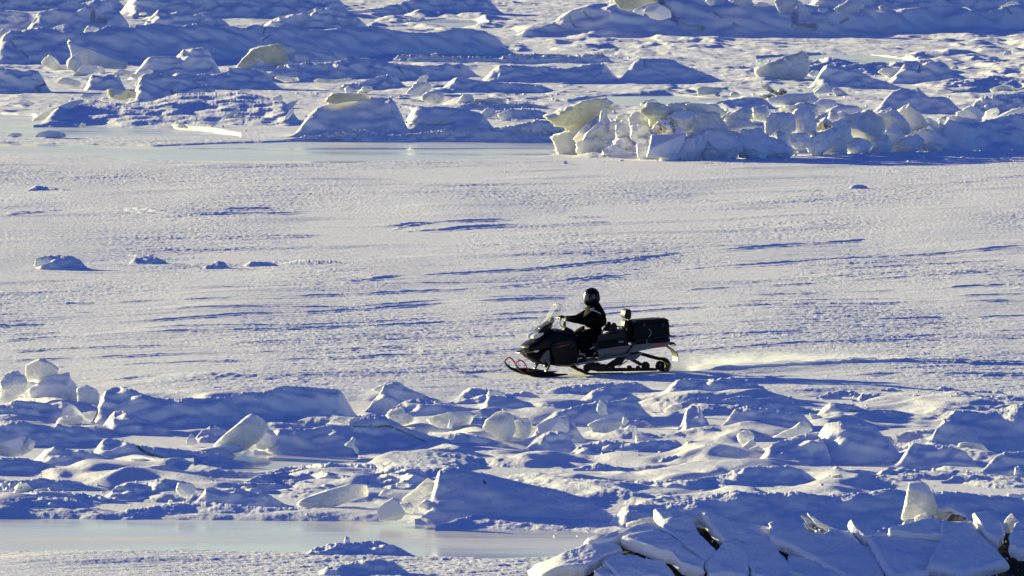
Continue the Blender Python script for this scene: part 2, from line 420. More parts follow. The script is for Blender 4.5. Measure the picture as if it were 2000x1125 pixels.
    if cut:          # open cracks in the front face
        pp, qq = to_px(V[:, :, 0].ravel(), V[:, :, 1].ravel(), V[:, :, 2].ravel())
        dig = np.zeros(len(pp))
        for pts, wd in cut:
            q = np.asarray(pts, float); best = np.full(len(pp), 1e9)
            for a, b in zip(q[:-1], q[1:]):
                ab = b - a; t = np.clip(((pp - a[0]) * ab[0] + (qq - a[1]) * ab[1]) / (ab @ ab), 0, 1)
                best = np.minimum(best, np.hypot(pp - a[0] - t * ab[0], qq - a[1] - t * ab[1]))
            dig = np.maximum(dig, min(1.0, 0.18 + 0.16 * wd) * (1 - sstep(wd * 0.5, wd * 1.2 + 0.6, best + (0.4 + 0.3 * wd) * noise2(pp / 5, qq / 5, 150))))
        dig = dig.reshape(len(v), nx) * (v[:, None] < 1.02)
        V[:, :, 1] += dig * 0.55; V[:, :, 2] -= dig * 0.12
    org = np.array([V[:, :, 0].mean(), Yb.mean(), 0.0])
    me = grid_mesh(name, V.reshape(-1, 3) - org, len(v), nx)
    o = link(name, me, material or SNOW_DRIFT); o.location = org
    if label: tag(o, label, cat, group)
    else: tag(o, kind='structure')
    return o

# ------------------------------------------------------------------ broken ice: a traced outline with its own distance and thickness
_ico = {}
def ico(sub):
    if sub not in _ico:
        bm = bmesh.new(); bmesh.ops.create_icosphere(bm, subdivisions=sub, radius=1.0)
        V = np.array([v.co[:] for v in bm.verts]); F = np.array([[v.index for v in f.verts] for f in bm.faces], np.int32); bm.free()
        _ico[sub] = (V, F)
    return _ico[sub]

def star_table(poly, n=720):
    """distance from the origin to the outline for n directions"""
    th = np.linspace(-np.pi, np.pi, n, endpoint=False); d = np.stack([np.cos(th), np.sin(th)], 1)
    R = np.full(n, 1e-3)
    for a, b in zip(poly, np.roll(poly, -1, axis=0)):
        e = b - a; den = d[:, 0] * e[1] - d[:, 1] * e[0]
        den = np.where(np.abs(den) < 1e-12, 1e-12, den)
        t = (a[0] * e[1] - a[1] * e[0]) / den; s = (a[0] * d[:, 1] - a[1] * d[:, 0]) / den
        ok = (t > 0) & (s >= -1e-6) & (s <= 1 + 1e-6)
        R = np.where(ok & (t > R), t, R)
    k = 3; R = np.convolve(np.pad(R, k, mode='wrap'), np.ones(2 * k + 1) / (2 * k + 1), 'valid')
    return th, R

def chunk(pts, label, material='frost', gpy=None, thick=0.6, rough=0.19, seed=0, name='ice_block', cat='ice block', group=None, dY=0.0, facets=8, sharp=34.0, tilt=0.0):
    p = np.asarray(pts, float)
    bot = p[:, 1].max()
    cx, cyy = (p[:, 0].min() + p[:, 0].max()) / 2, (p[:, 1].min() + p[:, 1].max()) / 2
    A = 0; C = np.zeros(2)
    for a, b in zip(p, np.roll(p, -1, axis=0)):
        w = a[0] * b[1] - b[0] * a[1]; A += w; C += (a + b) * w
    if abs(A) > 1e-6: C = C / (3 * A)
    else: C = np.array([cx, cyy])
    Y = float(G(gpy if gpy is not None else bot - 1.0)) + dY
    X, _, Z = P(p[:, 0], p[:, 1], Y); ox, _, oz = P(C[0], C[1], Y)
    poly = np.stack([X - ox, Z - oz], 1)
    w = np.ptp(poly[:, 0]); h = np.ptp(poly[:, 1]); t = float(np.clip(thick * min(w, h), 0.10, 1.6))
    if gpy is None: Y += t * 0.4
    th, R = star_table(poly)
    rs = np.random.RandomState(seed * 7 + 3)
    size_px = max(np.ptp(p[:, 0]), np.ptp(p[:, 1]))
    V, Fc = ico(5 if size_px > 38 else 4)
    q = V * np.array([w / 2, t / 2, h / 2]); d = q / np.linalg.norm(q, axis=1)[:, None]
    rho = np.hypot(d[:, 0], d[:, 2]) + 1e-6
    ang = np.arctan2(d[:, 2], d[:, 0])
    r1 = np.interp(ang, np.append(th, np.pi), np.append(R, R[0])) / rho * 1.03
    acc = r1 ** -sharp
    def plane(n, dist):
        n = np.asarray(n, float); n /= np.linalg.norm(n)
        k = d @ n; return np.where(k > 1e-3, (np.maximum(k, 1e-3) / dist) ** sharp, 0)
    acc = acc + plane((rs.uniform(-.12, .45), -1, rs.uniform(-.25, .22) + tilt), t * 0.5) + plane((rs.uniform(-.25, .25), 1, rs.uniform(-.2, .2)), t * 0.5)
    for k in range(facets):
        n = np.array([rs.uniform(-0.45, 1), -rs.uniform(0.45, 1.0) if k % 3 else rs.uniform(0.3, 1), rs.uniform(-0.8, 0.8)]); n /= np.linalg.norm(n)
        sup = math.sqrt((n[0] * w / 2) ** 2 + (n[1] * t / 2) ** 2 + (n[2] * h / 2) ** 2)
        acc = acc + plane(n, sup * rs.uniform(0.72, 0.95))
    r = acc ** (-1 / sharp)
    pos = d * r[:, None]
    m = (w + h) / 2
    off = rs.uniform(0, 50, 3)
    r = r * (1 + rough * (0.9 * fbm3(pos / (m * 0.42) + off, 3, seed % 13) + 0.5 * (1 - 2 * np.abs(noise3(pos / (m * 0.22) + off, 5))) + 0.3 * (1 - 2 * np.abs(noise3(pos / (m * 0.1) + off, 7))) + 0.2 * noise3(pos / (m * 0.06) + off, 6)) )
    pos = d * r[:, None] + 0.05 * rough * m * np.stack([noise3(pos / (m * 0.07) + off, k) for k in (1, 2, 3)], 1)
    me = bpy.data.meshes.new(name); fill_mesh(me, pos, Fc)
    o = link(name, me, ICE[material]); o.location = (float(ox), Y, float(oz))
    tag(o, label, cat, group)
    return o

# ------------------------------------------------------------------ snow-covered plates lying on a slope
def plate(pts, surf, label, thick=0.12, seed=0, material=None, name='ice_slab', cat='ice slab', group=None, lift=0.0, tiltx=0.0):
    p = np.asarray(pts, float)
    A = 0; C = np.zeros(2)
    for a, b in zip(p, np.roll(p, -1, axis=0)):
        w = a[0] * b[1] - b[0] * a[1]; A += w; C += (a + b) * w
    C = C / (3 * A)
    th, R = star_table(p - C)
    ns = 160
    ang = np.linspace(-np.pi, np.pi, ns, endpoint=False); Rr = 1.10 * np.interp(ang, np.append(th, np.pi), np.append(R, R[0])) * (1 + 0.035 * noise2(ang * 2.2, ang * 0 + seed, 190) + 0.025 * noise2(ang * 7, ang * 0 + seed, 191))
    rings = list(np.linspace(0.001, 0.90, 26)) + [0.94, 0.97, 0.99, 1.0]
    prof = [1 - 0.9 * max(0, (q - 0.86) / 0.14) ** 2.2 * 0.45 for q in rings]
    seq = [(q, hgt) for q, hgt in zip(rings, prof)] + [(1.005, 0.35), (1.0, 0.1), (0.985, -0.2), (0.95, -0.6)]
    rows = []
    for q, hgt in seq:
        px = C[0] + np.cos(ang) * Rr * q; py = C[1] + np.sin(ang) * Rr * q
        x, y, z = surf(px, py)
        o1 = thick * hgt + lift
        rows.append(np.stack([x, y - 0.45 * o1, z + 0.85 * o1], 1))
    V = np.array(rows)
    X, Y, Z = V[:, :, 0].ravel(), V[:, :, 1].ravel(), V[:, :, 2].ravel()
    n = 0.030 * fbm2(X / 0.5 + seed, (Y + Z) / 0.6, 3, 160) + 0.006 * fbm2(X / .07, (Y + Z) / .09, 2, 170)
    side = np.repeat(np.array([1.0 if i < len(rings) - 2 else 0.25 for i in range(len(seq))]), ns)
    V[:, :, 2] += (n * side + tiltx * (X - X.mean())).reshape(len(seq), ns)
    rt = np.random.RandomState(seed); tx, ty = rt.uniform(-.13, .0), rt.uniform(-.05, .05)
    V[:, :, 2] += (tx * (X - X.mean()) + ty * (Y - Y.mean())).reshape(len(seq), ns)
    rad = 0.035 * np.repeat(np.array([1.0 if q > 0.95 else 0 for q, _ in seq]), ns) * noise2(X / 0.12, Z / 0.12 + Y, 175)
    V[:, :, 0] += rad.reshape(len(seq), ns)
    V = np.concatenate([V, V[:, :1]], 1)
    org = np.array([X.mean(), Y.mean(), Z.mean()])
    me = grid_mesh(name, V.reshape(-1, 3) - org, len(seq), ns + 1)
    o = link(name, me, material or SNOW_DRIFT); o.location = org
    tag(o, label, cat, group)
    return o
# ------------------------------------------------------------------ pressure ridges and drifts, far belt first
def far_ridges():
    R = drift
    R([(220, -10), (300, -15), (420, -12), (480, -5), (560, -10), (640, -8), (700, -5)], 36, seed=1)
    R([(-80, -14), (-20, -12), (60, -6), (130, -9), (260, -12)], 22, seed=71)
    R([(-60, 10), (20, 21), (45, 24), (62, 27), (90, 34)], 66, seed=2)
    R([(1560, -20), (1640, -12), (1720, -14), (1820, -8), (1900, -12), (2000, -8), (2100, -6)], 26, seed=72)
    R([(30, 60), (45, 52), (55, 40), (75, 23), (95, 20), (120, 14), (150, 9), (185, 0), (215, 1), (222, 14), (250, 22), (268, 32), (274, 45)], 68, seed=3, slope=1.1,
      rough=1.0, name='snow_mound', label='tall snow-caked slab with a lit left ramp, top left of the far ridges', cut=[([(181, 22), (181, 38), (205, 40)], 4)])
    R([(262, 50), (275, 28), (285, 24), (298, 24), (310, 19), (330, 26), (345, 23), (365, 29), (380, 30), (398, 23), (415, 30), (440, 33), (470, 40)], 60, seed=4)
    R([(495, 36), (540, 33), (575, 28), (600, 24), (620, 15), (640, 15), (665, 22), (700, 32), (720, 42), (740, 48)], 60, seed=5, rough=1.3, grain=0.5)
    R([(640, 28), (690, 23), (740, 16), (770, 8), (800, 0), (850, -14), (900, -15), (940, -5), (965, 5), (985, 18), (1000, 25)], [(640, 32), (1000, 28)], seed=6)
    R([(985, 72), (1010, 65), (1050, 55), (1080, 43), (1110, 25), (1120, 18), (1150, 10), (1180, 5), (1200, -5), (1260, -25), (1350, -30), (1400, -8), (1440, 2), (1480, 10), (1500, 10),
       (1530, 14), (1560, 8), (1580, 8), (1600, 14), (1640, 20), (1680, 16), (1700, 13), (1740, 19), (1780, 17), (1820, 10), (1850, 9), (1880, 14), (1900, 24), (1920, 22), (1950, 18), (1980, 10), (2010, 5), (2080, 10)],
      [(985, 76), (1080, 82), (1200, 90), (1300, 88), (1500, 76), (1700, 62), (1900, 48), (2080, 42)], seed=8, alpha=0.2, lump=0.7, ends=0.0,
      cut=[([(1292, 2), (1306, 20), (1316, 36), (1342, 52), (1372, 54)], 5), ([(1550, 28), (1553, 50), (1590, 52)], 6), ([(1140, 22), (1148, 32), (1160, 37)], 1), ([(1112, 30), (1118, 46), (1126, 52), (1140, 53)], 1.2),
           ([(1087, 48), (1098, 54), (1110, 55)], 0.8), ([(1615, 44), (1625, 48)], 2), ([(1642, 44), (1656, 36)], 2), ([(1392, 22), (1410, 34)], 1.2), ([(1432, 46), (1448, 53)], 1.2), ([(1965, 14), (1975, 26)], 1)])
    R([(-40, 66), (0, 74), (20, 60), (40, 61), (55, 57), (80, 53), (95, 57), (110, 52), (122, 47), (132, 47), (146, 54), (162, 66), (185, 62), (200, 53), (215, 48), (240, 51), (280, 49), (300, 45), (330, 50), (350, 52),
       (380, 46), (410, 47), (440, 55), (455, 50), (470, 57), (500, 47), (510, 50), (545, 53), (580, 54), (600, 58), (640, 58), (680, 53), (720, 50), (760, 57), (800, 65), (830, 64), (860, 62), (900, 54), (930, 58), (960, 68), (990, 76), (1012, 84)],
      [(-40, 134), (200, 134), (470, 122), (700, 108), (1012, 92)], seed=9, alpha=0.5, lump=0.5, ends=0.0, grain=0.15,
      cut=[([(516, 55), (513, 66), (525, 68), (512, 78)], 0.9), ([(22, 80), (30, 92)], 0.8), ([(40, 98), (55, 112)], 0.8)])
    R([(245, 122), (262, 117), (275, 117), (300, 112), (315, 110), (330, 108), (345, 110), (358, 98), (375, 94), (395, 93), (420, 100), (435, 108), (448, 122)], 156, seed=10, slope=0.9,
      name='snow_mound', label='smooth blue domed snow mound just right of the tall horned ice fin', cut=[([(252, 127), (252, 134)], 1.5)])
    R([(470, 112), (500, 101), (520, 96), (545, 92), (570, 93), (595, 96), (620, 101), (650, 101), (690, 106), (720, 112), (765, 121)], [(470, 140), (600, 138), (765, 128)], seed=11, slope=0.9)
    R([(500, 148), (520, 136), (545, 128), (600, 122), (640, 121), (680, 115), (705, 112), (720, 112), (745, 120), (770, 124), (800, 126), (825, 130), (840, 128), (860, 127), (870, 122), (885, 127), (930, 121), (945, 120)],
      [(500, 160), (700, 160), (945, 148)], seed=12, grain=0.4, cut=[([(775, 128), (785, 140)], 1.0)])
    R([(745, 114), (780, 107), (800, 110), (845, 110), (870, 112), (930, 113), (975, 116), (990, 110), (1010, 108), (1040, 110), (1080, 112), (1110, 112), (1150, 108), (1180, 106), (1195, 115), (1220, 122)],
      [(745, 118), (900, 122), (1220, 129)], seed=13, slope=1.4, crumble=0.35, grain=0.4)
    R([(930, 133), (955, 128), (1000, 127), (1060, 130), (1100, 134), (1140, 128), (1178, 122), (1195, 130), (1225, 140)], [(930, 158), (1000, 162), (1225, 162)], alpha=0.0, lump=0.6, seed=14, grain=0.4)
    R([(1195, 134), (1220, 128), (1250, 115), (1290, 114), (1315, 116), (1330, 126), (1360, 137), (1400, 152), (1440, 166)], [(1195, 158), (1440, 166)], seed=15, slope=0.9, alpha=0.0, lump=0.5,
      name='snow_mound', label='blue shaded snow wedge with a cracked icy brow, behind the long rubble pile', cut=[([(1259, 116), (1260, 128)], 1.0)])
    R([(-40, 130), (0, 135), (30, 136), (60, 138), (85, 138), (105, 145)], 182, seed=16, slope=1.0, cut=[([(98, 158), (80, 166), (69, 170), (78, 178)], 1.3)])
    R([(160, 162), (165, 150), (175, 146), (195, 147), (215, 145), (250, 151)], 178, seed=17, slope=1.1)
    R([(300, 143), (340, 141), (380, 145), (420, 146), (440, 140), (450, 134), (480, 133), (500, 137), (530, 148), (560, 153)], 176, seed=18)
    R([(235, 190), (250, 170), (265, 160), (272, 147), (285, 145), (320, 146), (345, 150), (375, 158), (400, 168), (455, 182)], [(235, 212), (455, 202)], seed=19, slope=0.9,
      name='snow_mound', label='blue snow hump with a crumbly glinting left edge, above the fan of broken plates', crumble=0.15, cut=[([(333, 172), (336, 182), (342, 186)], 0.9)])
    R([(640, 170), (690, 163), (720, 158), (745, 149), (760, 145), (780, 150), (805, 157)], 174, seed=20, rough=1.4, grain=0.7)
    R([(848, 165), (862, 150), (890, 150), (940, 158), (1000, 162), (1050, 165), (1100, 172)], 180, seed=21)
    # the fan of tilted plates left of centre
    R([(65, 236), (95, 219), (120, 206), (160, 196), (175, 193), (210, 200), (250, 203), (300, 198), (320, 190), (350, 183), (390, 181), (430, 181), (470, 179), (520, 190), (560, 200), (600, 216)],
      [(65, 238), (180, 240), (420, 258), (600, 264)], slope=0.17, back=0.9, seed=22, rough=0.8, grain=0.3, alpha=0.4, lump=0.5, crumble=0.0)
    R([(555, 264), (590, 237), (620, 211), (640, 202), (655, 192), (700, 189), (760, 190), (790, 200), (812, 212)], 269, seed=23, slope=0.7, lump=0.5,
      name='snow_mound', label='broad blue slab face behind the far pool, left of the black crack')
    R([(768, 226), (790, 212), (800, 207), (850, 208), (900, 211), (940, 221), (985, 236)], 264, seed=24, slope=0.8, lump=0.5,
      cut=[([(775, 222), (785, 228), (774, 242), (766, 256), (768, 264)], 2.2), ([(795, 238), (840, 240), (885, 240)], 1.6)])
    R([(555, 268), (640, 265), (660, 262), (700, 256), (712, 253), (720, 258), (760, 265), (790, 264), (840, 260), (860, 258), (880, 254), (900, 257), (950, 254), (1000, 247), (1040, 240), (1060, 237), (1080, 236), (1105, 243), (1130, 254)],
      273, seed=25, slope=1.3, crumble=0.25, grain=0.3, cut=[([(1010, 254), (1035, 258), (1060, 256)], 1), ([(1060, 250), (1080, 262), (1095, 256)], 1)])
    R([(868, 205), (900, 203), (960, 205), (1020, 203), (1065, 204), (1085, 210)], 214, seed=26, slope=1.3, crumble=0.2)
    R([(940, 222), (980, 216), (1010, 214), (1050, 216), (1090, 219)], 232, seed=73, slope=1.3, crumble=0.25)
    # right of centre
    R([(1500, 140), (1560, 124), (1600, 115), (1620, 112), (1680, 124), (1740, 120), (1790, 118), (1830, 115), (1860, 124)], 146, seed=27, slope=0.22)
    R([(1568, 158), (1590, 141), (1602, 130), (1615, 126), (1627, 127), (1640, 135), (1680, 141), (1700, 151), (1730, 160), (1775, 162)], 174, seed=28, slope=1.0)
    R([(1720, 148), (1755, 134), (1770, 124), (1790, 124), (1800, 128), (1815, 120), (1835, 119), (1850, 128), (1862, 141), (1885, 151), (1925, 157)], 163, seed=29, slope=1.1, crumble=0.1, cut=[([(1797, 126), (1795, 140)], 1.5)])
    R([(1800, 172), (1850, 161), (1900, 156), (1945, 147), (1975, 150), (2010, 155), (2080, 150)], 180, seed=30, slope=0.2)
    R([(1690, 214), (1720, 196), (1745, 179), (1760, 173), (1775, 173), (1792, 171), (1815, 190), (1840, 189), (1860, 193), (1895, 207)], 223, seed=31, slope=0.8, lump=0.5,
      name='snow_mound', label='big blue triangular snow mound rising behind the right half of the rubble pile')
    R([(1870, 205), (1900, 192), (1940, 186), (1990, 182), (2080, 186)], 232, seed=74, slope=0.9, grain=0.8)
    R([(1368, 206), (1400, 199), (1430, 194), (1460, 190), (1500, 192), (1522, 206)], 212, seed=32, rough=1.3)
    R([(1580, 210), (1620, 200), (1680, 208), (1700, 216)], 224, seed=75, rough=1.2)
    R([(1075, 272), (1110, 262), (1150, 248), (1200, 230), (1250, 218), (1400, 217), (1600, 224), (1800, 237), (1900, 240), (2010, 218), (2100, 210)],
      [(1075, 290), (1300, 302), (1800, 300), (2100, 290)], seed=33, slope=0.9, grain=0.6, alpha=0.4)
    # low snow apron in front of the rubble
    R([(1110, 296), (1200, 300), (1350, 304), (1550, 304), (1800, 296), (2100, 290)], [(1110, 306), (1300, 314), (1600, 310), (2100, 300)], seed=76, slope=0.25, lump=0.3)
    # low hummocks of the plain
    R([(62, 520), (75, 508), (92, 500), (110, 498), (140, 501), (165, 510), (178, 519)], 527, seed=34, slope=0.6, name='snow_mound', label='larger lone blue hummock on the open plain, leftmost of a row')
    R([(245, 511), (258, 504), (275, 503), (290, 499), (305, 503), (335, 514)], 517, seed=35, slope=0.5, name='snow_mound', label='low pointed hummock with two ice tips, second along the row on the plain')
    R([(390, 521), (410, 517), (425, 509), (440, 513), (452, 523)], 525, seed=36, slope=0.5, name='snow_mound', label='little dark-sided hummock, third along the row on the plain')
    R([(470, 514), (495, 511), (520, 512), (552, 519)], 521, seed=37, slope=0.5)
    R([(540, 514), (590, 508), (640, 509), (690, 516)], 522, seed=77, slope=0.12)
    R([(1652, 370), (1668, 361), (1684, 361), (1704, 369)], 371, seed=38, slope=0.6)
    R([(40, 378), (70, 362), (110, 368), (150, 372)], 376, seed=78, slope=0.2)

def near_ridges():
    R = drift
    R([(-60, 790), (0, 790), (10, 790), (30, 783), (65, 785), (95, 790), (120, 783), (150, 795), (188, 806)], 834, seed=41, slope=0.8)
    R([(158, 818), (178, 806), (192, 776), (205, 763), (222, 756), (245, 756), (262, 763), (280, 772), (320, 778), (345, 780), (370, 777), (395, 778), (440, 775), (470, 770), (490, 766), (505, 768), (530, 760), (548, 755), (575, 754), (605, 755), (640, 757), (670, 763), (690, 772), (708, 786)],
      [(180, 844), (340, 850), (440, 842), (560, 828), (708, 806)], seed=42, slope=0.75, lump=0.8, alpha=0.5,
      name='snow_mound', label='long smooth blue snow bank with rounded humps along the near edge of the plain', cut=[([(188, 790), (190, 806), (182, 822), (186, 838)], 1.6)])
    R([(180, 838), (200, 819), (222, 803), (240, 804), (265, 813), (300, 826), (355, 842)], 850, seed=43, slope=0.5)
    R([(372, 857), (385, 846), (410, 833), (425, 833), (445, 842), (462, 857)], 863, seed=44, slope=0.7)
    R([(-60, 838), (0, 833), (20, 824), (45, 822), (65, 828), (100, 832), (110, 828), (125, 833), (160, 839), (190, 849), (225, 861)], [(-60, 874), (225, 866)], seed=45, slope=0.8)
    R([(55, 878), (75, 871), (110, 876), (150, 880), (195, 890), (230, 900), (260, 910)], [(55, 904), (260, 914)], seed=46, slope=0.9, crumble=0.06)
    R([(160, 884), (180, 862), (200, 855), (225, 857), (250, 866), (268, 870), (290, 872), (330, 876), (370, 880), (400, 883), (440, 890), (475, 906)], [(160, 902), (475, 910)], seed=47, slope=0.7,
      name='snow_mound', label='blue snow hump split by a diagonal crack, left of the small dark channel', cut=[([(266, 868), (280, 880), (298, 888), (316, 896)], 2.0)])
    R([(-60, 905), (0, 894), (40, 896), (80, 902), (110, 912), (145, 923)], 928, seed=48, slope=0.7, crumble=0.06)
    R([(-40, 946), (15, 940), (50, 938), (75, 933), (100, 937), (130, 938), (150, 941), (160, 940), (175, 950), (192, 960)], 956, seed=49, slope=0.6)
    R([(-40, 950), (0, 947), (30, 945), (60, 952), (90, 958), (120, 962), (160, 967), (200, 975), (245, 983)], [(-40, 966), (245, 986)], seed=50, slope=1.2, crumble=0.10, grain=1.0, rough=1.3)
    R([(-40, 990), (20, 976), (60, 969), (100, 972), (130, 972), (150, 977), (170, 985), (195, 992)], 1003, seed=51, slope=0.35, rough=1.6)
    R([(185, 972), (220, 952), (250, 943), (270, 946), (300, 938), (330, 936), (350, 940), (388, 942), (405, 962)], 980, seed=52, slope=0.28, rough=1.8)
    R([(360, 986), (385, 966), (400, 953), (415, 952), (430, 958), (460, 955), (490, 960), (520, 966), (545, 975), (575, 987)], 991, seed=53, slope=1.0, rough=1.2)
    R([(200, 1004), (300, 989), (350, 983), (400, 980), (440, 985), (500, 990), (560, 992), (620, 993), (700, 995), (745, 998)], 1011, seed=54, slope=0.2, lump=0.5)
    # big lit dune between the ice rim and the channel
    R([(440, 960), (500, 930), (560, 912), (640, 905), (720, 908), (800, 915), (860, 926)], [(440, 975), (700, 975), (860, 960)], seed=55, slope=0.13, rough=1.4, grain=0.3)
    R([(810, 1006), (830, 986), (840, 964), (848, 938), (855, 923), (870, 912), (885, 911), (905, 915), (930, 922), (960, 928), (1000, 937), (1040, 948), (1080, 955), (1120, 966), (1150, 980), (1200, 1008), (1235, 1034)],
      [(810, 1016), (900, 1020), (1235, 1026)], seed=56, slope=0.75, lump=0.3, alpha=0.6,
      name='snow_mound', label='big wedge-shaped snow mound with a lit icy crest, rising from the near pool', cut=[([(945, 938), (949, 944)], 1.0)])
    R([(850, 1024), (900, 1012), (960, 1003), (1040, 1003), (1120, 1011), (1170, 1022), (1220, 1034)], [(850, 1027), (950, 1033), (1040, 1038), (1220, 1040)], seed=95, slope=0.16, lump=0.4)
    # right of the near pool, long shaded bank
    R([(1180, 990), (1280, 985), (1370, 976), (1400, 963), (1440, 958), (1480, 965), (1560, 962), (1620, 968), (1700, 962), (1745, 955), (1800, 965), (1850, 960), (1900, 965), (1950, 970), (2010, 972), (2100, 970)],
      [(1180, 1030), (1450, 1036), (2100, 1034)], seed=57, slope=0.75, lump=0.5, crumble=0.05, ends=0.0,
      name='snow_mound', label='long flat blue snow bank behind the cracked slab heap')
    R([(1000, 936), (1050, 930), (1100, 935), (1150, 938), (1250, 940), (1350, 938), (1420, 926), (1440, 917), (1490, 912)], [(1000, 950), (1150, 970), (1490, 958)], seed=58, slope=0.16, rough=1.2)
    R([(1415, 934), (1445, 916), (1480, 912), (1500, 912), (1540, 910), (1560, 916), (1590, 916), (1605, 928)], 944, seed=59, slope=0.9)
    # mound chain behind the channel
    R([(495, 882), (515, 850), (530, 841), (570, 835), (590, 840), (620, 835), (650, 830), (680, 832), (700, 820), (720, 812), (735, 809), (750, 812), (770, 825), (800, 838), (830, 848), (860, 855), (880, 850), (900, 846), (940, 855), (980, 861), (1015, 869)],
      [(495, 883), (700, 886), (1015, 874)], seed=60, slope=0.7, lump=0.8,
      name='snow_mound', label='blue double-humped snow mound standing along the back of the small dark channel', cut=[([(690, 832), (760, 831), (800, 848), (830, 862), (870, 868)], 0.9)])
    R([(685, 818), (720, 790), (740, 770), (750, 754), (765, 749), (780, 750), (792, 757), (810, 765), (840, 776), (880, 786), (900, 792)], [(685, 822), (900, 808)], seed=61, slope=0.7, rough=1.2,
      name='snow_mound', label='pointed snow hummock wearing a pale ice cap, ahead of the snowmobile skis')
    R([(720, 830), (760, 800), (790, 785), (820, 778), (860, 785), (900, 800), (930, 815)], 834, seed=79, slope=0.5, rough=1.3)
    R([(875, 786), (890, 766), (905, 759), (930, 758), (950, 760), (975, 768), (1000, 770), (1030, 765), (1070, 761)], [(875, 794), (1070, 788)], seed=62, slope=0.3, rough=1.5)
    R([(920, 804), (940, 786), (955, 776), (970, 773), (990, 776), (1030, 785), (1068, 794)], 814, seed=63, slope=0.65)
    R([(1025, 854), (1050, 836), (1080, 820), (1105, 812), (1120, 822), (1145, 838)], 862, seed=64, slope=0.8)
    R([(1040, 822), (1080, 806), (1110, 798), (1140, 790), (1165, 785), (1200, 785), (1230, 779), (1245, 785), (1265, 800), (1295, 810)], [(1040, 834), (1295, 822)], seed=65, slope=0.7, crumble=0.05)
    R([(1125, 774), (1160, 763), (1180, 757), (1210, 760), (1230, 768), (1265, 777)], 787, seed=66, slope=0.7)
    R([(1050, 763), (1100, 755), (1150, 750), (1200, 748), (1240, 746), (1260, 752), (1295, 757)], 770, seed=67, slope=0.4, rough=1.5)
    R([(1275, 762), (1300, 750), (1325, 742), (1350, 740), (1370, 742), (1400, 740), (1430, 737), (1460, 742), (1480, 750), (1500, 760), (1535, 774)], 782, seed=68, slope=0.65,
      name='snow_mound', label='rounded blue snow bank just behind the snowmobile track flap')
    R([(1290, 804), (1320, 791), (1345, 780), (1390, 778), (1410, 782), (1430, 777), (1455, 774), (1475, 780), (1500, 778), (1520, 775), (1545, 778), (1585, 792)], [(1290, 808), (1585, 800)], seed=69, slope=0.8, crumble=0.06)
    R([(1325, 824), (1335, 806), (1350, 793), (1366, 794), (1374, 812), (1388, 828), (1400, 838)], 842, seed=80, slope=0.5, rough=0.8)
    R([(1385, 838), (1420, 815), (1440, 798), (1460, 793), (1500, 800), (1540, 805), (1575, 803), (1605, 808)], 846, seed=81, slope=0.75)
    R([(1180, 884), (1210, 868), (1240, 865), (1270, 862), (1320, 860), (1340, 868), (1365, 882)], 892, seed=82, slope=0.6, rough=1.3)
    R([(1015, 876), (1040, 863), (1065, 845), (1090, 842), (1110, 850), (1135, 867)], 882, seed=83, slope=0.8)
    R([(1100, 885), (1140, 868), (1180, 858), (1220, 864), (1260, 880)], 896, seed=84, slope=0.25, rough=1.8)
    R([(1575, 814), (1600, 793), (1625, 786), (1650, 788), (1680, 795), (1710, 805), (1740, 806), (1770, 812), (1795, 817)], [(1575, 826), (1795, 822)], seed=85, slope=0.7,
      name='snow_mound', label='blue snow hump with a bright lit notch at its left end, right of centre', cut=[([(1660, 800), (1690, 806), (1710, 807)], 0.9)])
    R([(1570, 862), (1585, 842), (1600, 827), (1640, 825), (1690, 830), (1712, 834), (1725, 850), (1750, 870), (1785, 882)], [(1570, 896), (1650, 908), (1785, 902)], seed=86, slope=0.95, lump=0.5,
      name='snow_mound', label='steep scooped blue snow wall beside a grey-lit ice wedge, right of centre')
    R([(1470, 894), (1500, 871), (1530, 860), (1555, 851), (1580, 847), (1600, 852), (1615, 862), (1626, 884), (1642, 902)], 908, seed=87, slope=0.5)
    R([(1780, 882), (1820, 852), (1845, 820), (1865, 805), (1890, 802), (1925, 805), (1960, 797), (2000, 789), (2100, 784)], [(1780, 890), (2100, 886)], seed=88, slope=0.75, lump=0.6, ends=0.0, crumble=0.04,
      name='snow_mound', label='largest blue snow bank at the right edge, with a straight lit left ramp')
    R([(1735, 908), (1760, 888), (1785, 866), (1820, 870), (1860, 873), (1900, 885), (1925, 903)], 917, seed=89, slope=0.7)
    R([(1895, 924), (1930, 905), (1950, 890), (1965, 883), (1985, 882), (2010, 880), (2100, 886)], 930, seed=90, slope=0.7)
    R([(1690, 880), (1740, 872), (1800, 858), (1850, 862)], 890, seed=91, slope=0.2)
    # low crests in the rough belts
    for k, (x, y, w, h) in enumerate([(1650, 770, 70, 8), (1740, 764, 60, 6), (1710, 780, 90, 10), (1850, 765, 80, 8), (1930, 770, 90, 9), (1790, 780, 60, 8), (1620, 775, 50, 8), (1880, 790, 110, 10),
                                      (1640, 925, 80, 12), (1760, 930, 120, 16), (1900, 940, 120, 14), (1540, 935, 60, 10), (1320, 905, 90, 12), (1180, 915, 120, 10), (620, 930, 120, 10), (700, 920, 90, 9),
                                      (280, 920, 90, 9), (100, 925, 110, 10), (1240, 830, 80, 10), (1360, 870, 60, 9), (560, 870, 60, 10), (620, 820, 60, 10)]):
        rs = random.Random(k + 200)
        R([(x - w / 2, y), (x - w * 0.3, y - h * rs.uniform(0.5, 1)), (x - w * .05, y - h * rs.uniform(.8, 1.2)), (x + w * .25, y - h * rs.uniform(0.3, .8)), (x + w / 2, y)], y + 3, seed=200 + k, slope=rs.uniform(0.35, 0.8), rough=1.3, grain=0.3)
    # foreground hummock by the pool
    R([(570, 1082), (640, 1063), (670, 1060), (700, 1060), (720, 1056), (735, 1056), (760, 1063), (800, 1076), (825, 1084)], 1092, seed=92, slope=0.6, rough=1.3, grain=0.3,
      name='snow_mound', label='low snow hummock in front of the near pool, with a frosty stub on it')
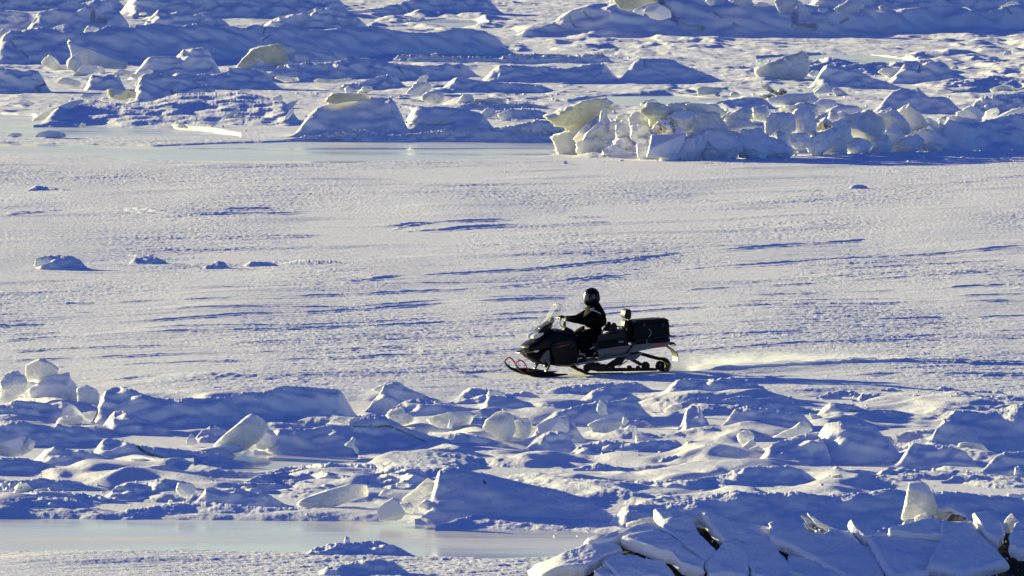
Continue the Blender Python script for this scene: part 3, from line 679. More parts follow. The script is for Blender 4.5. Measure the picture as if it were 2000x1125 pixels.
    R([(590, 1128), (640, 1106), (680, 1100), (700, 1095), (740, 1092), (780, 1100), (815, 1112)], 1132, seed=93, slope=0.5, rough=1.2)
# ------------------------------------------------------------------ broken ice, block by block
def Zp(ox, oy, pts):
    return [(ox + x / 4.0, oy + y / 4.0) for x, y in pts]

_seed = [1]
def ice(ox, oy, pts, label, m='frost', gpy=None, group=None, **kw):
    _seed[0] += 1
    return chunk(Zp(ox, oy, pts), label, m, gpy=gpy, seed=_seed[0], group=group, **kw)

def far_ice():
    RP = 'ice blocks of the long rubble pile'
    def r(ox, pts, label, m='frost', **kw):
        """a block of the rubble pile: the higher it sits, the further back it lies"""
        p = Zp(ox, 160, pts); mx = sum(q[0] for q in p) / len(p); my = sum(q[1] for q in p) / len(p)
        p = [(mx + (q[0] - mx) * 1.10, my + (q[1] - my) * 1.10) for q in p]; bot = max(q[1] for q in p); cx = sum(q[0] for q in p) / len(p)
        pb = float(np.interp(cx, [1075, 1150, 1300, 1500, 1700, 1850, 2000], [299, 304, 312, 310, 305, 298, 287]))
        g = float(G(pb)); up = max(0.0, pb - bot) * g / FPX
        _seed[0] += 1
        kw.setdefault('thick', 0.75)
        return chunk(p, label, m, gpy=pb, dY=0.35 + up * 1.05, seed=_seed[0], group=RP, **kw)
    a = 1000
    r(a, [(300, 265), (420, 215), (560, 170), (690, 150), (800, 150), (805, 190), (740, 235), (620, 280), (560, 340), (480, 345), (380, 320)], 'long yellowish slab leaning back over the left end of the rubble pile', 'yellow', thick=0.7)
    r(a, [(330, 440), (370, 415), (430, 405), (500, 415), (540, 480), (530, 550), (370, 560), (355, 500)], 'cream rounded cube at the left tip of the rubble pile, beside the pool', 'clear')
    r(a, [(455, 325), (490, 285), (525, 285), (540, 330), (545, 380), (520, 440), (455, 400)], 'cream knob shaped like a thumb, standing on the left tip of the rubble pile', 'clear')
    r(a, [(500, 430), (570, 350), (650, 290), (690, 300), (600, 440), (540, 480)], 'narrow cream wedge leaning between the thumb-shaped knob and the tall pinnacle', 'clear')
    r(a, [(575, 445), (600, 390), (680, 320), (690, 260), (730, 237), (760, 260), (755, 340), (740, 400), (680, 430), (600, 460)], 'tall cream pinnacle with a rounded head near the left end of the rubble pile', 'clear')
    r(a, [(535, 490), (600, 455), (690, 445), (740, 480), (735, 570), (620, 580), (550, 565)], 'low cream boulder of ice below the tall pinnacle', 'clear')
    r(a, [(660, 410), (720, 400), (790, 410), (800, 435), (720, 445), (670, 440)], 'flat bluish ice cap perched above the low cream boulder')
    r(a, [(720, 510), (780, 500), (880, 540), (975, 570), (970, 600), (860, 615), (740, 600)], 'blue shaded wedge of ice lying low at the front left of the rubble pile', 'snowy')
    r(a, [(825, 265), (870, 250), (920, 260), (920, 300), (870, 305), (830, 290)], 'small pale anvil-shaped ice lump on top of the left part of the pile', 'clear')
    r(a, [(760, 330), (800, 305), (825, 330), (815, 380), (770, 380)], 'small grey-white lump tucked right of the tall pinnacle')
    r(a, [(820, 330), (870, 305), (930, 300), (950, 380), (900, 450), (830, 430)], 'crumbly white block under the anvil-shaped lump', 'frost')
    r(a, [(800, 470), (880, 440), (930, 450), (930, 520), (870, 530), (810, 510)], 'small bluish block in the dark hollow of the pile', 'snowy')
    r(a, [(930, 300), (960, 240), (1050, 250), (1085, 280), (1080, 340), (1000, 360), (940, 340)], 'frosted block with a pointed top, left of the big yellowish boulder')
    r(a, [(1035, 240), (1080, 180), (1180, 185), (1250, 230), (1250, 290), (1150, 330), (1090, 330), (1080, 270)], 'big yellowish boulder of clear ice over a dark gap in the pile', 'yellow')
    r(a, [(1015, 180), (1040, 150), (1110, 140), (1130, 180), (1070, 190)], 'small cream cap on the skyline above the big yellowish boulder', 'clear')
    r(a, [(1095, 370), (1150, 320), (1220, 300), (1260, 340), (1250, 390), (1180, 410), (1110, 400)], 'dirt-flecked grey block in the middle of the left half of the pile', 'dirty')
    r(a, [(940, 350), (1000, 340), (1070, 360), (1090, 400), (1040, 430), (950, 440)], 'blue shaded rounded block left of the dirt-flecked one', 'snowy')
    r(a, [(960, 455), (1010, 440), (1060, 450), (1065, 480), (1000, 490)], 'little flat-topped slab over the flat-fronted square block', 'snowy')
    r(a, [(1105, 425), (1330, 415), (1335, 450), (1290, 550), (1200, 575), (1075, 570), (1090, 500)], 'flat-fronted square blue block in the bottom row of the pile', 'snowy', rough=0.05, facets=2)
    r(a, [(985, 490), (1060, 510), (1080, 580), (1010, 600), (985, 580)], 'upright bluish slab standing just left of the flat-fronted square block', 'snowy')
    r(a, [(1180, 590), (1220, 540), (1270, 550), (1320, 600), (1310, 640), (1180, 640)], 'small low lump of snowy ice in front of the flat-fronted square block', 'snowy')
    r(a, [(1340, 440), (1390, 425), (1470, 430), (1490, 480), (1470, 590), (1390, 610), (1310, 560), (1330, 500)], 'pale bluish upright block right of the flat-fronted square one', 'frost')
    r(a, [(1485, 420), (1560, 405), (1690, 420), (1780, 480), (1800, 580), (1690, 610), (1560, 610), (1500, 560)], 'large snow-caked boulder with a greenish foot in the bottom row', 'snowy')
    r(a, [(1240, 270), (1330, 235), (1440, 230), (1460, 290), (1420, 350), (1340, 360), (1270, 320)], 'rounded pale block behind the dirt-flecked one', 'frost')
    r(a, [(1225, 170), (1290, 170), (1370, 165), (1385, 210), (1300, 240), (1240, 215)], 'small greyish cream block on the crest, left of the long flat cream slab', 'clear')
    r(a, [(1385, 180), (1590, 185), (1680, 255), (1670, 285), (1560, 255), (1420, 230)], 'long flat cream slab on the crest of the rubble pile', 'clear')
    r(a, [(1450, 270), (1490, 250), (1660, 265), (1665, 340), (1640, 400), (1500, 400), (1430, 380)], 'big square greenish-white block under the long flat cream slab', 'clear', facets=3)
    r(a, [(1665, 300), (1720, 250), (1820, 200), (1860, 200), (1855, 280), (1800, 310), (1700, 330)], 'cream wedge with a sharp upright right edge, on the crest', 'clear')
    r(a, [(1650, 370), (1690, 310), (1760, 300), (1840, 310), (1900, 340), (1900, 380), (1750, 390)], 'rounded bluish block with a glowing yellow underside, mid pile', 'frost')
    r(a, [(1600, 400), (1680, 380), (1760, 400), (1770, 460), (1690, 430)], 'small greenish block wedged above the large snow-caked boulder', 'clear')
    r(a, [(1780, 460), (1830, 395), (1930, 390), (2000, 430), (2010, 580), (1900, 600), (1810, 560)], 'tilted snow-caked slab face in the bottom row, centre of the pile', 'snowy')
    r(a, [(1890, 210), (1990, 190), (2010, 240), (1960, 300), (1900, 290)], 'cream shard with a notched top, on the crest right of the sharp wedge', 'clear')
    b = 1500
    r(b, [(0, 290), (60, 260), (150, 245), (190, 290), (190, 400), (100, 420), (0, 400)], 'crumbly cream-topped block in the middle of the pile', 'frost', rough=0.16)
    r(b, [(90, 215), (180, 195), (280, 170), (360, 200), (375, 270), (300, 280), (190, 250)], 'broad cream block arching along the crest, behind the blue-sided pointed one', 'clear')
    r(b, [(190, 290), (230, 230), (310, 220), (370, 300), (390, 360), (300, 415), (195, 400)], 'blue-sided pointed block with a brown-capped tip', 'snowy')
    r(b, [(-40, 500), (0, 450), (80, 460), (170, 520), (235, 560), (200, 590), (-20, 600)], 'broad blue snow-caked boulder at the foot of the pile, centre', 'snowy')
    r(b, [(80, 400), (130, 410), (170, 500), (140, 520), (80, 450)], 'narrow bluish sliver leaning on the broad blue boulder', 'snowy')
    r(b, [(160, 420), (240, 410), (330, 420), (320, 500), (250, 520), (170, 480)], 'squat bluish block above the foot of the pile, right of the narrow sliver', 'snowy')
    r(b, [(325, 450), (420, 400), (500, 380), (525, 420), (480, 500), (400, 560), (330, 520)], 'heart-shaped bluish block standing over a black gap', 'snowy')
    r(b, [(440, 510), (490, 450), (550, 440), (600, 500), (600, 545), (500, 550)], 'small domed bluish block right of the heart-shaped one', 'frost')
    r(b, [(405, 550), (480, 545), (600, 560), (670, 580), (640, 597), (480, 595)], 'thin flat slab lying on the snow at the foot of the pile', 'snowy')
    r(b, [(475, 290), (490, 230), (530, 230), (545, 280), (510, 330)], 'upright cream tooth with a black side, standing on the crest', 'clear')
    r(b, [(540, 260), (580, 235), (640, 265), (650, 285), (570, 300)], 'low grey lump just right of the upright cream tooth', 'snowy')
    r(b, [(400, 330), (450, 290), (500, 340), (490, 380), (420, 390), (350, 400)], 'dark-stained broken block below the upright cream tooth', 'dirty')
    r(b, [(510, 340), (580, 310), (630, 350), (650, 440), (600, 490), (520, 410)], 'blue shaded block between the stained block and the large cream boulder', 'snowy')
    r(b, [(610, 300), (700, 250), (800, 230), (850, 250), (910, 330), (890, 370), (800, 450), (700, 460), (640, 400)], 'largest cream boulder of clear ice in the right half of the pile', 'clear', rough=0.12)
    r(b, [(620, 490), (680, 450), (760, 460), (790, 490), (740, 560), (650, 580)], 'blue boulder at the foot of the pile under the largest cream boulder', 'snowy')
    r(b, [(735, 540), (780, 490), (870, 405), (910, 430), (960, 490), (930, 570), (800, 585)], 'peaked blue-green boulder in the bottom row, right half', 'frost')
    r(b, [(870, 265), (970, 225), (1020, 260), (1080, 330), (1100, 400), (1040, 430), (960, 390), (910, 350)], 'tall bluish block with a cream rim, between two cream boulders', 'frost')
    r(b, [(910, 400), (1000, 330), (1030, 360), (1050, 430), (970, 485), (930, 440)], 'small pointed bluish block under the tall block with a cream rim', 'snowy')
    r(b, [(1025, 240), (1110, 195), (1170, 240), (1230, 330), (1200, 350), (1120, 370), (1080, 320)], 'cream peak with a knob on its tip, highest of the right half', 'clear')
    r(b, [(1200, 290), (1270, 290), (1290, 330), (1240, 350)], 'little cream flake leaning behind the cream peak', 'clear')
    r(b, [(1130, 350), (1170, 320), (1210, 345), (1190, 380), (1140, 385)], 'small grey knob in front of the cream peak', 'frost')
    r(b, [(1220, 360), (1250, 335), (1320, 365), (1320, 400), (1240, 400)], 'small cream-edged lump right of the grey knob', 'frost')
    r(b, [(970, 500), (1080, 440), (1150, 430), (1200, 480), (1170, 560), (1070, 580), (980, 580)], 'rounded greenish-blue boulder in the bottom row, right half', 'frost')
    r(b, [(1109, 410), (1200, 380), (1300, 400), (1380, 450), (1380, 520), (1280, 550), (1210, 500)], 'long blue snow-caked block sloping to the foot, beside the smooth triangular slab', 'snowy')
    r(b, [(1390, 350), (1420, 310), (1600, 370), (1650, 430), (1685, 520), (1600, 540), (1400, 535), (1380, 440)], 'smooth triangular blue slab standing at the right end of the pile', 'snowy', rough=0.05, facets=2, sharp=18)
    r(b, [(1420, 285), (1480, 280), (1600, 300), (1650, 350), (1650, 400), (1580, 370), (1430, 320)], 'jagged cream ice edge peeping over the smooth triangular slab', 'clear')
    r(b, [(1660, 390), (1750, 310), (1900, 240), (2040, 200), (2090, 300), (2060, 420), (1850, 475), (1700, 450)], 'huge dark-streaked blue slab at the right edge of the picture', 'dirty', rough=0.07)
    r(b, [(1680, 320), (1710, 240), (1780, 205), (1800, 240), (1740, 290), (1700, 322)], 'cream fin standing on top of the huge streaked slab', 'clear')
    CL = 'loose ice behind the rubble pile'
    ice(b, 160, [(1740, 130), (1800, 110), (1880, 130), (1900, 180), (1820, 210), (1745, 190)], 'grey pitted boulder behind the huge streaked slab', 'frost', gpy=226, group=CL)
    ice(b, 160, [(1810, 180), (1870, 140), (1960, 180), (1960, 220), (1840, 240)], 'glinting lumpy boulder right of the grey pitted one', 'glass', gpy=229, group=CL)
    ice(b, 160, [(1590, 180), (1650, 130), (1700, 125), (1720, 170), (1640, 195)], 'smooth tilted snow block above the blue cube, behind the pile', 'snowy', gpy=224, group=CL)
    ice(b, 160, [(1480, 245), (1580, 195), (1680, 220), (1690, 290), (1580, 305), (1490, 280)], 'blue snow-caked cube behind the right end of the pile', 'snowy', gpy=240, group=CL)
    ice(b, 160, [(1320, 290), (1400, 260), (1480, 270), (1420, 310), (1340, 320)], 'glittering low crust of ice left of the blue cube', 'glass', gpy=242, group=CL)
    ice(b, 160, [(1700, 80), (1780, 45), (1850, 20), (1920, 35), (1930, 80), (1800, 90)], 'glazed knobbly crust on the lit slope at the right edge', 'glass', gpy=184, group=CL)
    ice(b, 160, [(1310, 70), (1380, 55), (1440, 75), (1380, 95)], 'small glinting crust beside the triangular blue mound', 'glass', gpy=186, group=CL)
    ice(b, 160, [(340, 70), (470, 0), (460, 30), (380, 78)], 'sharp pale blade of ice pointing up right, behind the pile', 'clear', gpy=183, group=CL)
    ice(b, 160, [(370, 80), (440, 25), (520, 40), (500, 80), (400, 92)], 'cream broken block under the sharp pale blade', 'frost', gpy=184, group=CL)
    ice(b, 160, [(510, 70), (540, 40), (600, 80), (630, 110), (540, 108)], 'pale slab sloping right, beside the cream broken block', 'frost', gpy=188, group=CL)
    ice(b, 160, [(20, 130), (150, 100), (380, 90), (400, 130), (340, 170), (60, 172)], 'long flat frosted slab behind the crest of the pile', 'frost', gpy=208, group=CL, thick=0.9)
    ice(b, 160, [(340, 180), (420, 140), (520, 150), (560, 220), (480, 240), (380, 230)], 'blue snowy block right of the long flat frosted slab', 'snowy', gpy=226, group=CL)
    ice(b, 160, [(470, 230), (560, 190), (700, 210), (800, 225), (700, 260), (560, 250)], 'low blue snowy ledge behind the largest cream boulder', 'snowy', gpy=230, group=CL)
    ice(b, 160, [(-45, 42), (0, 20), (40, 60), (110, 100), (90, 112), (20, 80)], 'dirty stick-like slab poking up behind the pile', 'dirty', gpy=191, group=CL, thick=0.6)
    ice(b, 160, [(75, 75), (100, 50), (150, 75), (155, 100), (100, 105)], 'small dark lump beside the dirty stick-like slab', 'dirty', gpy=189, group=CL)
    ice(b, 160, [(-55, 110), (0, 95), (60, 110), (60, 130), (-40, 130)], 'black-stained flat stump below the dirty stick-like slab', 'dirty', gpy=197, group=CL)
    ice(a, 160, [(1455, 50), (1480, 35), (1560, 45), (1700, 80), (1500, 100), (1465, 95)], 'low pale slab with a long blue shadow side, alone on the glazed flat', 'frost', gpy=186, group=CL)
    ice(a, 160, [(1700, 112), (1715, 90), (1750, 80), (1780, 100), (1775, 122)], 'small round ice lump on the glazed flat', 'frost', gpy=192, group=CL)
    ice(a, 160, [(1620, 128), (1650, 108), (1690, 110), (1690, 130)], 'small crumbly lump left of the round one on the glazed flat', 'frost', gpy=194, group=CL)
    ice(b, 0, [(-90, 590), (-60, 540), (20, 500), (120, 450), (240, 420), (268, 408), (300, 470), (310, 570), (250, 620), (80, 625), (-50, 615)], 'big glassy glinting block alone behind the rubble pile', 'glass', gpy=156, rough=0.16)
    ice(b, 0, [(325, 580), (340, 555), (390, 555), (400, 585), (350, 595)], 'small glinting lump right of the big glassy block', 'glass', gpy=149)
    ice(b, 0, [(870, 560), (920, 535), (1040, 530), (1050, 590), (920, 600)], 'translucent grey ledge under the rounded blue bank', 'clear', gpy=152)
    ice(b, 0, [(1430, 540), (1450, 512), (1480, 520), (1490, 545)], 'tiny glinting crust right of the translucent grey ledge', 'glass', gpy=138)
    ice(b, 0, [(1840, 430), (1860, 400), (1900, 400), (1905, 430)], 'small lit lump on the rough flat at the right', 'frost', gpy=109)
    # far left and centre belt
    L = 0
    ice(L, 0, [(340, 490), (385, 430), (430, 460), (480, 520), (550, 545), (430, 545), (350, 510)], 'small translucent fin of ice left of the tall horned fin', 'clear', gpy=138, thick=0.35, facets=2)
    ice(L, 0, [(520, 298), (560, 340), (690, 380), (800, 425), (900, 470), (1000, 480), (1000, 540), (760, 530), (620, 545), (540, 550), (535, 480), (570, 440)], 'tall horned fin of snowy ice with a crusted left edge', 'frost', gpy=139, thick=0.5, rough=0.05, facets=2)
    ice(L, 0, [(535, 550), (530, 480), (560, 450), (610, 430), (640, 500), (600, 550)], 'crusty icy foot of the tall horned fin', 'clear', gpy=140, rough=0.18, dY=-0.6)
    ice(L, 0, [(560, 595), (600, 555), (660, 515), (750, 515), (760, 560), (630, 600)], 'lit rounded boulder in front of the tall horned fin', 'snowy', gpy=150)
    ice(L, 0, [(760, 560), (765, 520), (800, 520), (820, 560), (845, 580), (790, 582)], 'small snow-capped lump right of the lit rounded boulder', 'snowy', gpy=147)
    ice(L, 0, [(870, 585), (940, 545), (1040, 565), (940, 590)], 'thin lit triangular slab lying flat in the far left belt', 'frost', gpy=149)
    ice(L, 0, [(435, 640), (440, 615), (500, 610), (620, 640), (635, 675), (500, 662)], 'low cream-edged slab at the end of the blue ridge, far left', 'clear', gpy=170)
    ice(L, 0, [(650, 270), (690, 205), (760, 210), (800, 215), (700, 260), (680, 288)], 'pale rounded ice lip on the long upper ridge, left', 'clear', gpy=92, dY=1.0)
    ice(L, 0, [(1060, 660), (1100, 600), (1140, 580), (1190, 590), (1120, 640), (1090, 680)], 'crumbly glinting ice on the left shoulder of the blue hump', 'glass', gpy=196, rough=0.18)
    ice(L, 0, [(985, 600), (1080, 570), (1190, 540), (1195, 570), (1040, 608)], 'thin lit slab above the crumbly glinting ice', 'frost', gpy=164)
    ice(L, 0, [(1855, 525), (1900, 470), (1970, 385), (2060, 365), (2180, 345), (2290, 370), (2240, 470), (2120, 520), (1980, 548)], 'large cream and green translucent ice head at the left end of a snowy ridge', 'yellow', gpy=136, rough=0.10)
    ice(L, 0, [(1775, 555), (1790, 530), (1900, 535), (2060, 555), (2110, 590), (2000, 608), (1870, 595)], 'flat lit ledge of ice in front of the translucent ice head', 'frost', gpy=158)
    ice(L, 0, [(-40, 300), (10, 240), (30, 228), (90, 270), (60, 300), (0, 318)], 'pale lump at the left edge of the upper ridge', 'clear', gpy=90, dY=1.0)
    ice(L, 0, [(690, 38), (740, 0), (800, 8), (760, 36)], 'small curl of ice on top of the tall snow-caked slab, top left', 'clear', gpy=60, dY=2.0)
    ice(L, 0, [(1080, 118), (1110, 92), (1150, 95), (1140, 115)], 'little ice knob at the start of the second ridge, top left', 'clear', gpy=52, dY=.6)
    ice(L, 0, [(1145, 188), (1150, 165), (1180, 165), (1185, 188)], 'tiny lump on the skyline of the long upper ridge', 'frost', gpy=92, dY=2.2)
    ice(500, 0, [(-10, 560), (-10, 545), (30, 545), (110, 585), (90, 605), (0, 600)], 'thin pale slab with a dark underside, left of the crusty lumps', 'frost', gpy=158)
    ice(500, 0, [(160, 612), (190, 588), (320, 605), (340, 628), (230, 640)], 'cream rounded crust of ice in a dark hollow, far belt', 'clear', gpy=165)
    ice(500, 0, [(465, 640), (490, 612), (600, 625), (760, 610), (800, 620), (600, 652)], 'long low glinting crust of ice, far belt centre', 'glass', gpy=167)
    ice(500, 0, [(1240, 660), (1280, 610), (1345, 590), (1325, 640), (1310, 700), (1260, 720)], 'curved white fin of ice rising in the middle of the far belt', 'clear', gpy=186, thick=0.3, facets=1)
    ice(500, 160, [(1180, 90), (1240, 20), (1330, 0), (1370, 50), (1290, 100)], 'lit broken slab under the curved white fin', 'frost', gpy=190)
    ice(500, 160, [(1290, 130), (1340, 90), (1450, 55), (1465, 160), (1380, 168)], 'pale three-cornered slab right of the curved white fin', 'clear', gpy=204)
    ice(500, 160, [(565, 150), (600, 95), (650, 90), (850, 100), (1050, 115), (900, 122), (720, 150), (640, 165)], 'long cream ice edge crowning the broad blue slab face', 'yellow', gpy=269, dY=2.4)
    ice(500, 160, [(700, 50), (730, 35), (800, 80), (750, 92), (705, 88)], 'small upright pale flake above the long cream ice edge', 'clear', gpy=186)
    ice(500, 160, [(800, 85), (840, 40), (890, 30), (905, 60), (860, 90)], 'glittering shard cluster right of the small upright flake', 'glass', gpy=184, rough=0.2)
    ice(500, 160, [(1590, 140), (1620, 100), (1690, 105), (1700, 150), (1560, 180)], 'pale block with a lit left side, left of the long low ledge', 'frost', gpy=206)
    ice(500, 160, [(1705, 160), (1720, 140), (1900, 135), (2000, 130), (2090, 140), (2090, 172), (1720, 180)], 'long low cream ledge of ice, behind the far pool', 'clear', gpy=206)
    ice(500, 160, [(1745, 260), (1800, 215), (1840, 200), (1870, 230), (1860, 270), (1780, 278)], 'cream humped block above the pool shore', 'frost', gpy=232)
    ice(500, 160, [(1890, 250), (1960, 230), (1980, 215), (1995, 250), (2000, 300), (1930, 312)], 'jagged cream block right of the humped one', 'frost', gpy=236)
    ice(500, 160, [(1200, 190), (1320, 185), (1350, 200), (1210, 216)], 'flat cream corner of the cracked slab, above the black crack', 'clear', gpy=262, dY=2.2)
    ice(500, 160, [(600, 440), (680, 410), (780, 400), (850, 365), (875, 400), (870, 430), (700, 447)], 'cream icy hump on the shore of the far pool', 'clear', gpy=272)
    ice(500, 160, [(1360, 420), (1370, 385), (1410, 375), (1440, 400), (1430, 420)], 'small cream knob on the far pool shore, right of the black crack', 'clear', gpy=270)
    ice(500, 160, [(1150, 425), (1180, 405), (1270, 398), (1260, 425)], 'low pale crust on the far pool shore below the black crack', 'clear', gpy=271)
    ice(L, 160, [(840, 65), (880, 50), (960, 65), (1030, 70), (1110, 110), (950, 138), (870, 120)], 'rounded greenish cream ice shelf above the broken plates', 'yellow', gpy=212)
    ice(L, 160, [(635, 130), (650, 95), (790, 95), (800, 125), (700, 146)], 'grey-green icy shelf at the top of the long snow plate', 'frost', gpy=206)
    ice(L, 160, [(790, 150), (800, 125), (830, 120), (850, 140), (830, 155)], 'glinting knob below the rounded ice shelf', 'glass', gpy=208)
    ice(L, 160, [(250, 302), (350, 232), (560, 150), (690, 135), (600, 185), (440, 262), (330, 302)], 'long snow plate sliding into the upper pool, far left', 'snowy', gpy=238, thick=0.8, rough=0.05)
    ice(L, 160, [(535, 165), (560, 125), (575, 125), (580, 155)], 'small tooth standing on the long snow plate', 'frost', gpy=212)
    FP = 'broken plates fanned beside the far pool'
    for pts, lab, g in [
        ([(1220, 160), (1320, 110), (1370, 95), (1360, 130), (1260, 162)], 'grey tilted plate at the top left of the fan', 214),
        ([(1370, 95), (1450, 85), (1450, 130), (1370, 135)], 'square upright plate second along the top of the fan', 212),
        ([(1480, 130), (1540, 80), (1560, 110), (1500, 152)], 'pointed plate third along the top of the fan', 214),
        ([(1700, 85), (1800, 90), (1780, 122), (1700, 126)], 'flat cream plate at the top right of the fan', 208),
        ([(1870, 70), (1890, 55), (1970, 55), (1960, 80), (1880, 85)], 'bright cream flake beyond the top right of the fan', 200),
        ([(1420, 250), (1600, 190), (1690, 170), (1560, 240), (1430, 267)], 'long grey plate crossing the middle of the fan', 238),
        ([(1610, 350), (1640, 320), (1720, 305), (1700, 332), (1640, 357)], 'cream curled plate low in the fan, by the pool', 252),
        ([(1740, 290), (1800, 240), (1890, 190), (1880, 222), (1780, 292)], 'narrow lit plate slanting up right, in the right half of the fan', 244),
        ([(1760, 190), (1880, 140), (1900, 160), (1840, 185)], 'short pale plate above the narrow slanting one', 222),
        ([(1820, 270), (1900, 200), (2010, 150), (2000, 180), (1900, 260)], 'long pale plate at the right side of the fan', 238),
        ([(1185, 230), (1195, 185), (1250, 180), (1265, 225), (1220, 240)], 'bright glinting lump in the left half of the fan', 222),
        ([(1280, 225), (1330, 180), (1345, 215), (1310, 240)], 'second glinting lump beside a dark hole in the fan', 222),
        ([(925, 322), (940, 260), (960, 262), (965, 322)], 'thin bright spike standing at the edge of the upper pool', 242),
        ([(800, 330), (860, 305), (910, 310), (860, 332)], 'low glinting crust left of the thin bright spike', 242),
        ([(1375, 350), (1400, 325), (1440, 335), (1490, 370), (1400, 358)], 'bright glinting crust at the lower tip of the fan', 252),
        ([(2220, 280), (2260, 230), (2300, 190), (2290, 240), (2250, 290)], 'lit upright edge where the fan meets the broad blue slab face', 250),
        ([(2080, 190), (2140, 120), (2230, 90), (2200, 140), (2120, 200)], 'grey plate stacked at the far right of the fan', 222),
        ([(2150, 260), (2260, 160), (2330, 140), (2270, 220), (2190, 275)], 'lit plate slanting under the stacked grey one', 238)]:
        _seed[0] += 1
        chunk(Zp(L, 160, pts), lab, 'frost' if _seed[0] % 3 else 'clear', gpy=g, seed=_seed[0], group=FP, thick=0.45, rough=0.07)
    ice(L, 160, [(280, 425), (320, 385), (400, 380), (480, 400), (560, 425), (400, 435)], 'low snowy lump on the bar between the two far pools', 'frost', gpy=269)
    ice(L, 160, [(60, 420), (100, 400), (160, 405), (180, 425), (110, 432)], 'small snowy lump left of the one between the far pools', 'snowy', gpy=268)
    ice(L, 160, [(625, 335), (640, 320), (670, 325), (665, 338)], 'tiny white floe in the upper pool', 'frost', gpy=246)
    # far slabs at the top right
    TR = 'ice blocks on the far right ridge'
    ice(a, 0, [(780, -40), (800, 0), (850, 60), (920, 80), (1000, 50), (1130, 20), (1160, -40)], 'yellow-green translucent ice mass at the top edge, between snow slabs', 'yellow', gpy=78, dY=3.0, group=TR, rough=0.1)
    ice(a, 0, [(1035, 90), (1060, 50), (1150, 35), (1230, 70), (1250, 130), (1150, 157), (1090, 150)], 'smooth snow-caked block left of the long dark crevice, far right ridge', 'snowy', gpy=80, dY=0.2, group=TR, rough=0.05)
    ice(a, 0, [(940, 90), (1000, 60), (1040, 70), (1025, 118)], 'small snowy block below the yellow-green ice mass', 'snowy', gpy=80, dY=0.6, group=TR)
    ice(b, 0, [(60, 20), (80, -20), (200, -10), (240, 30), (180, 92), (100, 92)], 'cream ribbed ice block above a green hollow, far right ridge', 'clear', gpy=74, dY=1.2, group=TR)
    ice(b, 0, [(230, 30), (250, 10), (300, 60), (340, 120), (260, 122)], 'grey pointed block leaning right of the cream ribbed one', 'frost', gpy=74, dY=1.0, group=TR)
    ice(b, 0, [(500, 75), (600, 30), (640, 0), (700, 10), (740, 50), (700, 92), (600, 102)], 'greenish cream boulder with a peaked top on the far right ridge', 'clear', gpy=72, dY=1.6, group=TR)
    ice(b, 0, [(400, 92), (400, 65), (490, 70), (440, 102)], 'thin lit slab just left of the greenish cream boulder', 'frost', gpy=72, dY=1.4, group=TR)
    ice(b, 0, [(870, 52), (900, 38), (970, 70), (880, 77)], 'small pale slab on the skyline right of the greenish cream boulder', 'clear', gpy=68, dY=2.2, group=TR)
    ice(b, 0, [(1490, 65), (1540, 52), (1585, 65), (1580, 92), (1530, 92)], 'square lit block at the right end of the smooth blue bank', 'clear', gpy=60, dY=1.0, group=TR)
    ice(b, 0, [(1820, 50), (1880, 20), (1940, 8), (1960, 35), (1880, 48)], 'lit cap at the top right corner of the far ridge', 'frost', gpy=54, dY=1.6, group=TR)
    ice(a, 0, [(1690, 0), (1720, -20), (1860, -20), (1880, 20), (1800, 48), (1720, 25)], 'greenish ice dome showing at the top edge, right', 'clear', gpy=74, dY=4.0, group=TR)
    ice(a, 0, [(1890, 45), (1930, 18), (2020, 25), (2000, 52)], 'small white slab right of the greenish ice dome', 'frost', gpy=74, dY=2.4, group=TR)
    ice(a, 0, [(1510, 10), (1530, -20), (1580, -10), (1590, 30), (1550, 42)], 'rounded cream lump left of the greenish ice dome', 'clear', gpy=76, dY=2.4, group=TR)

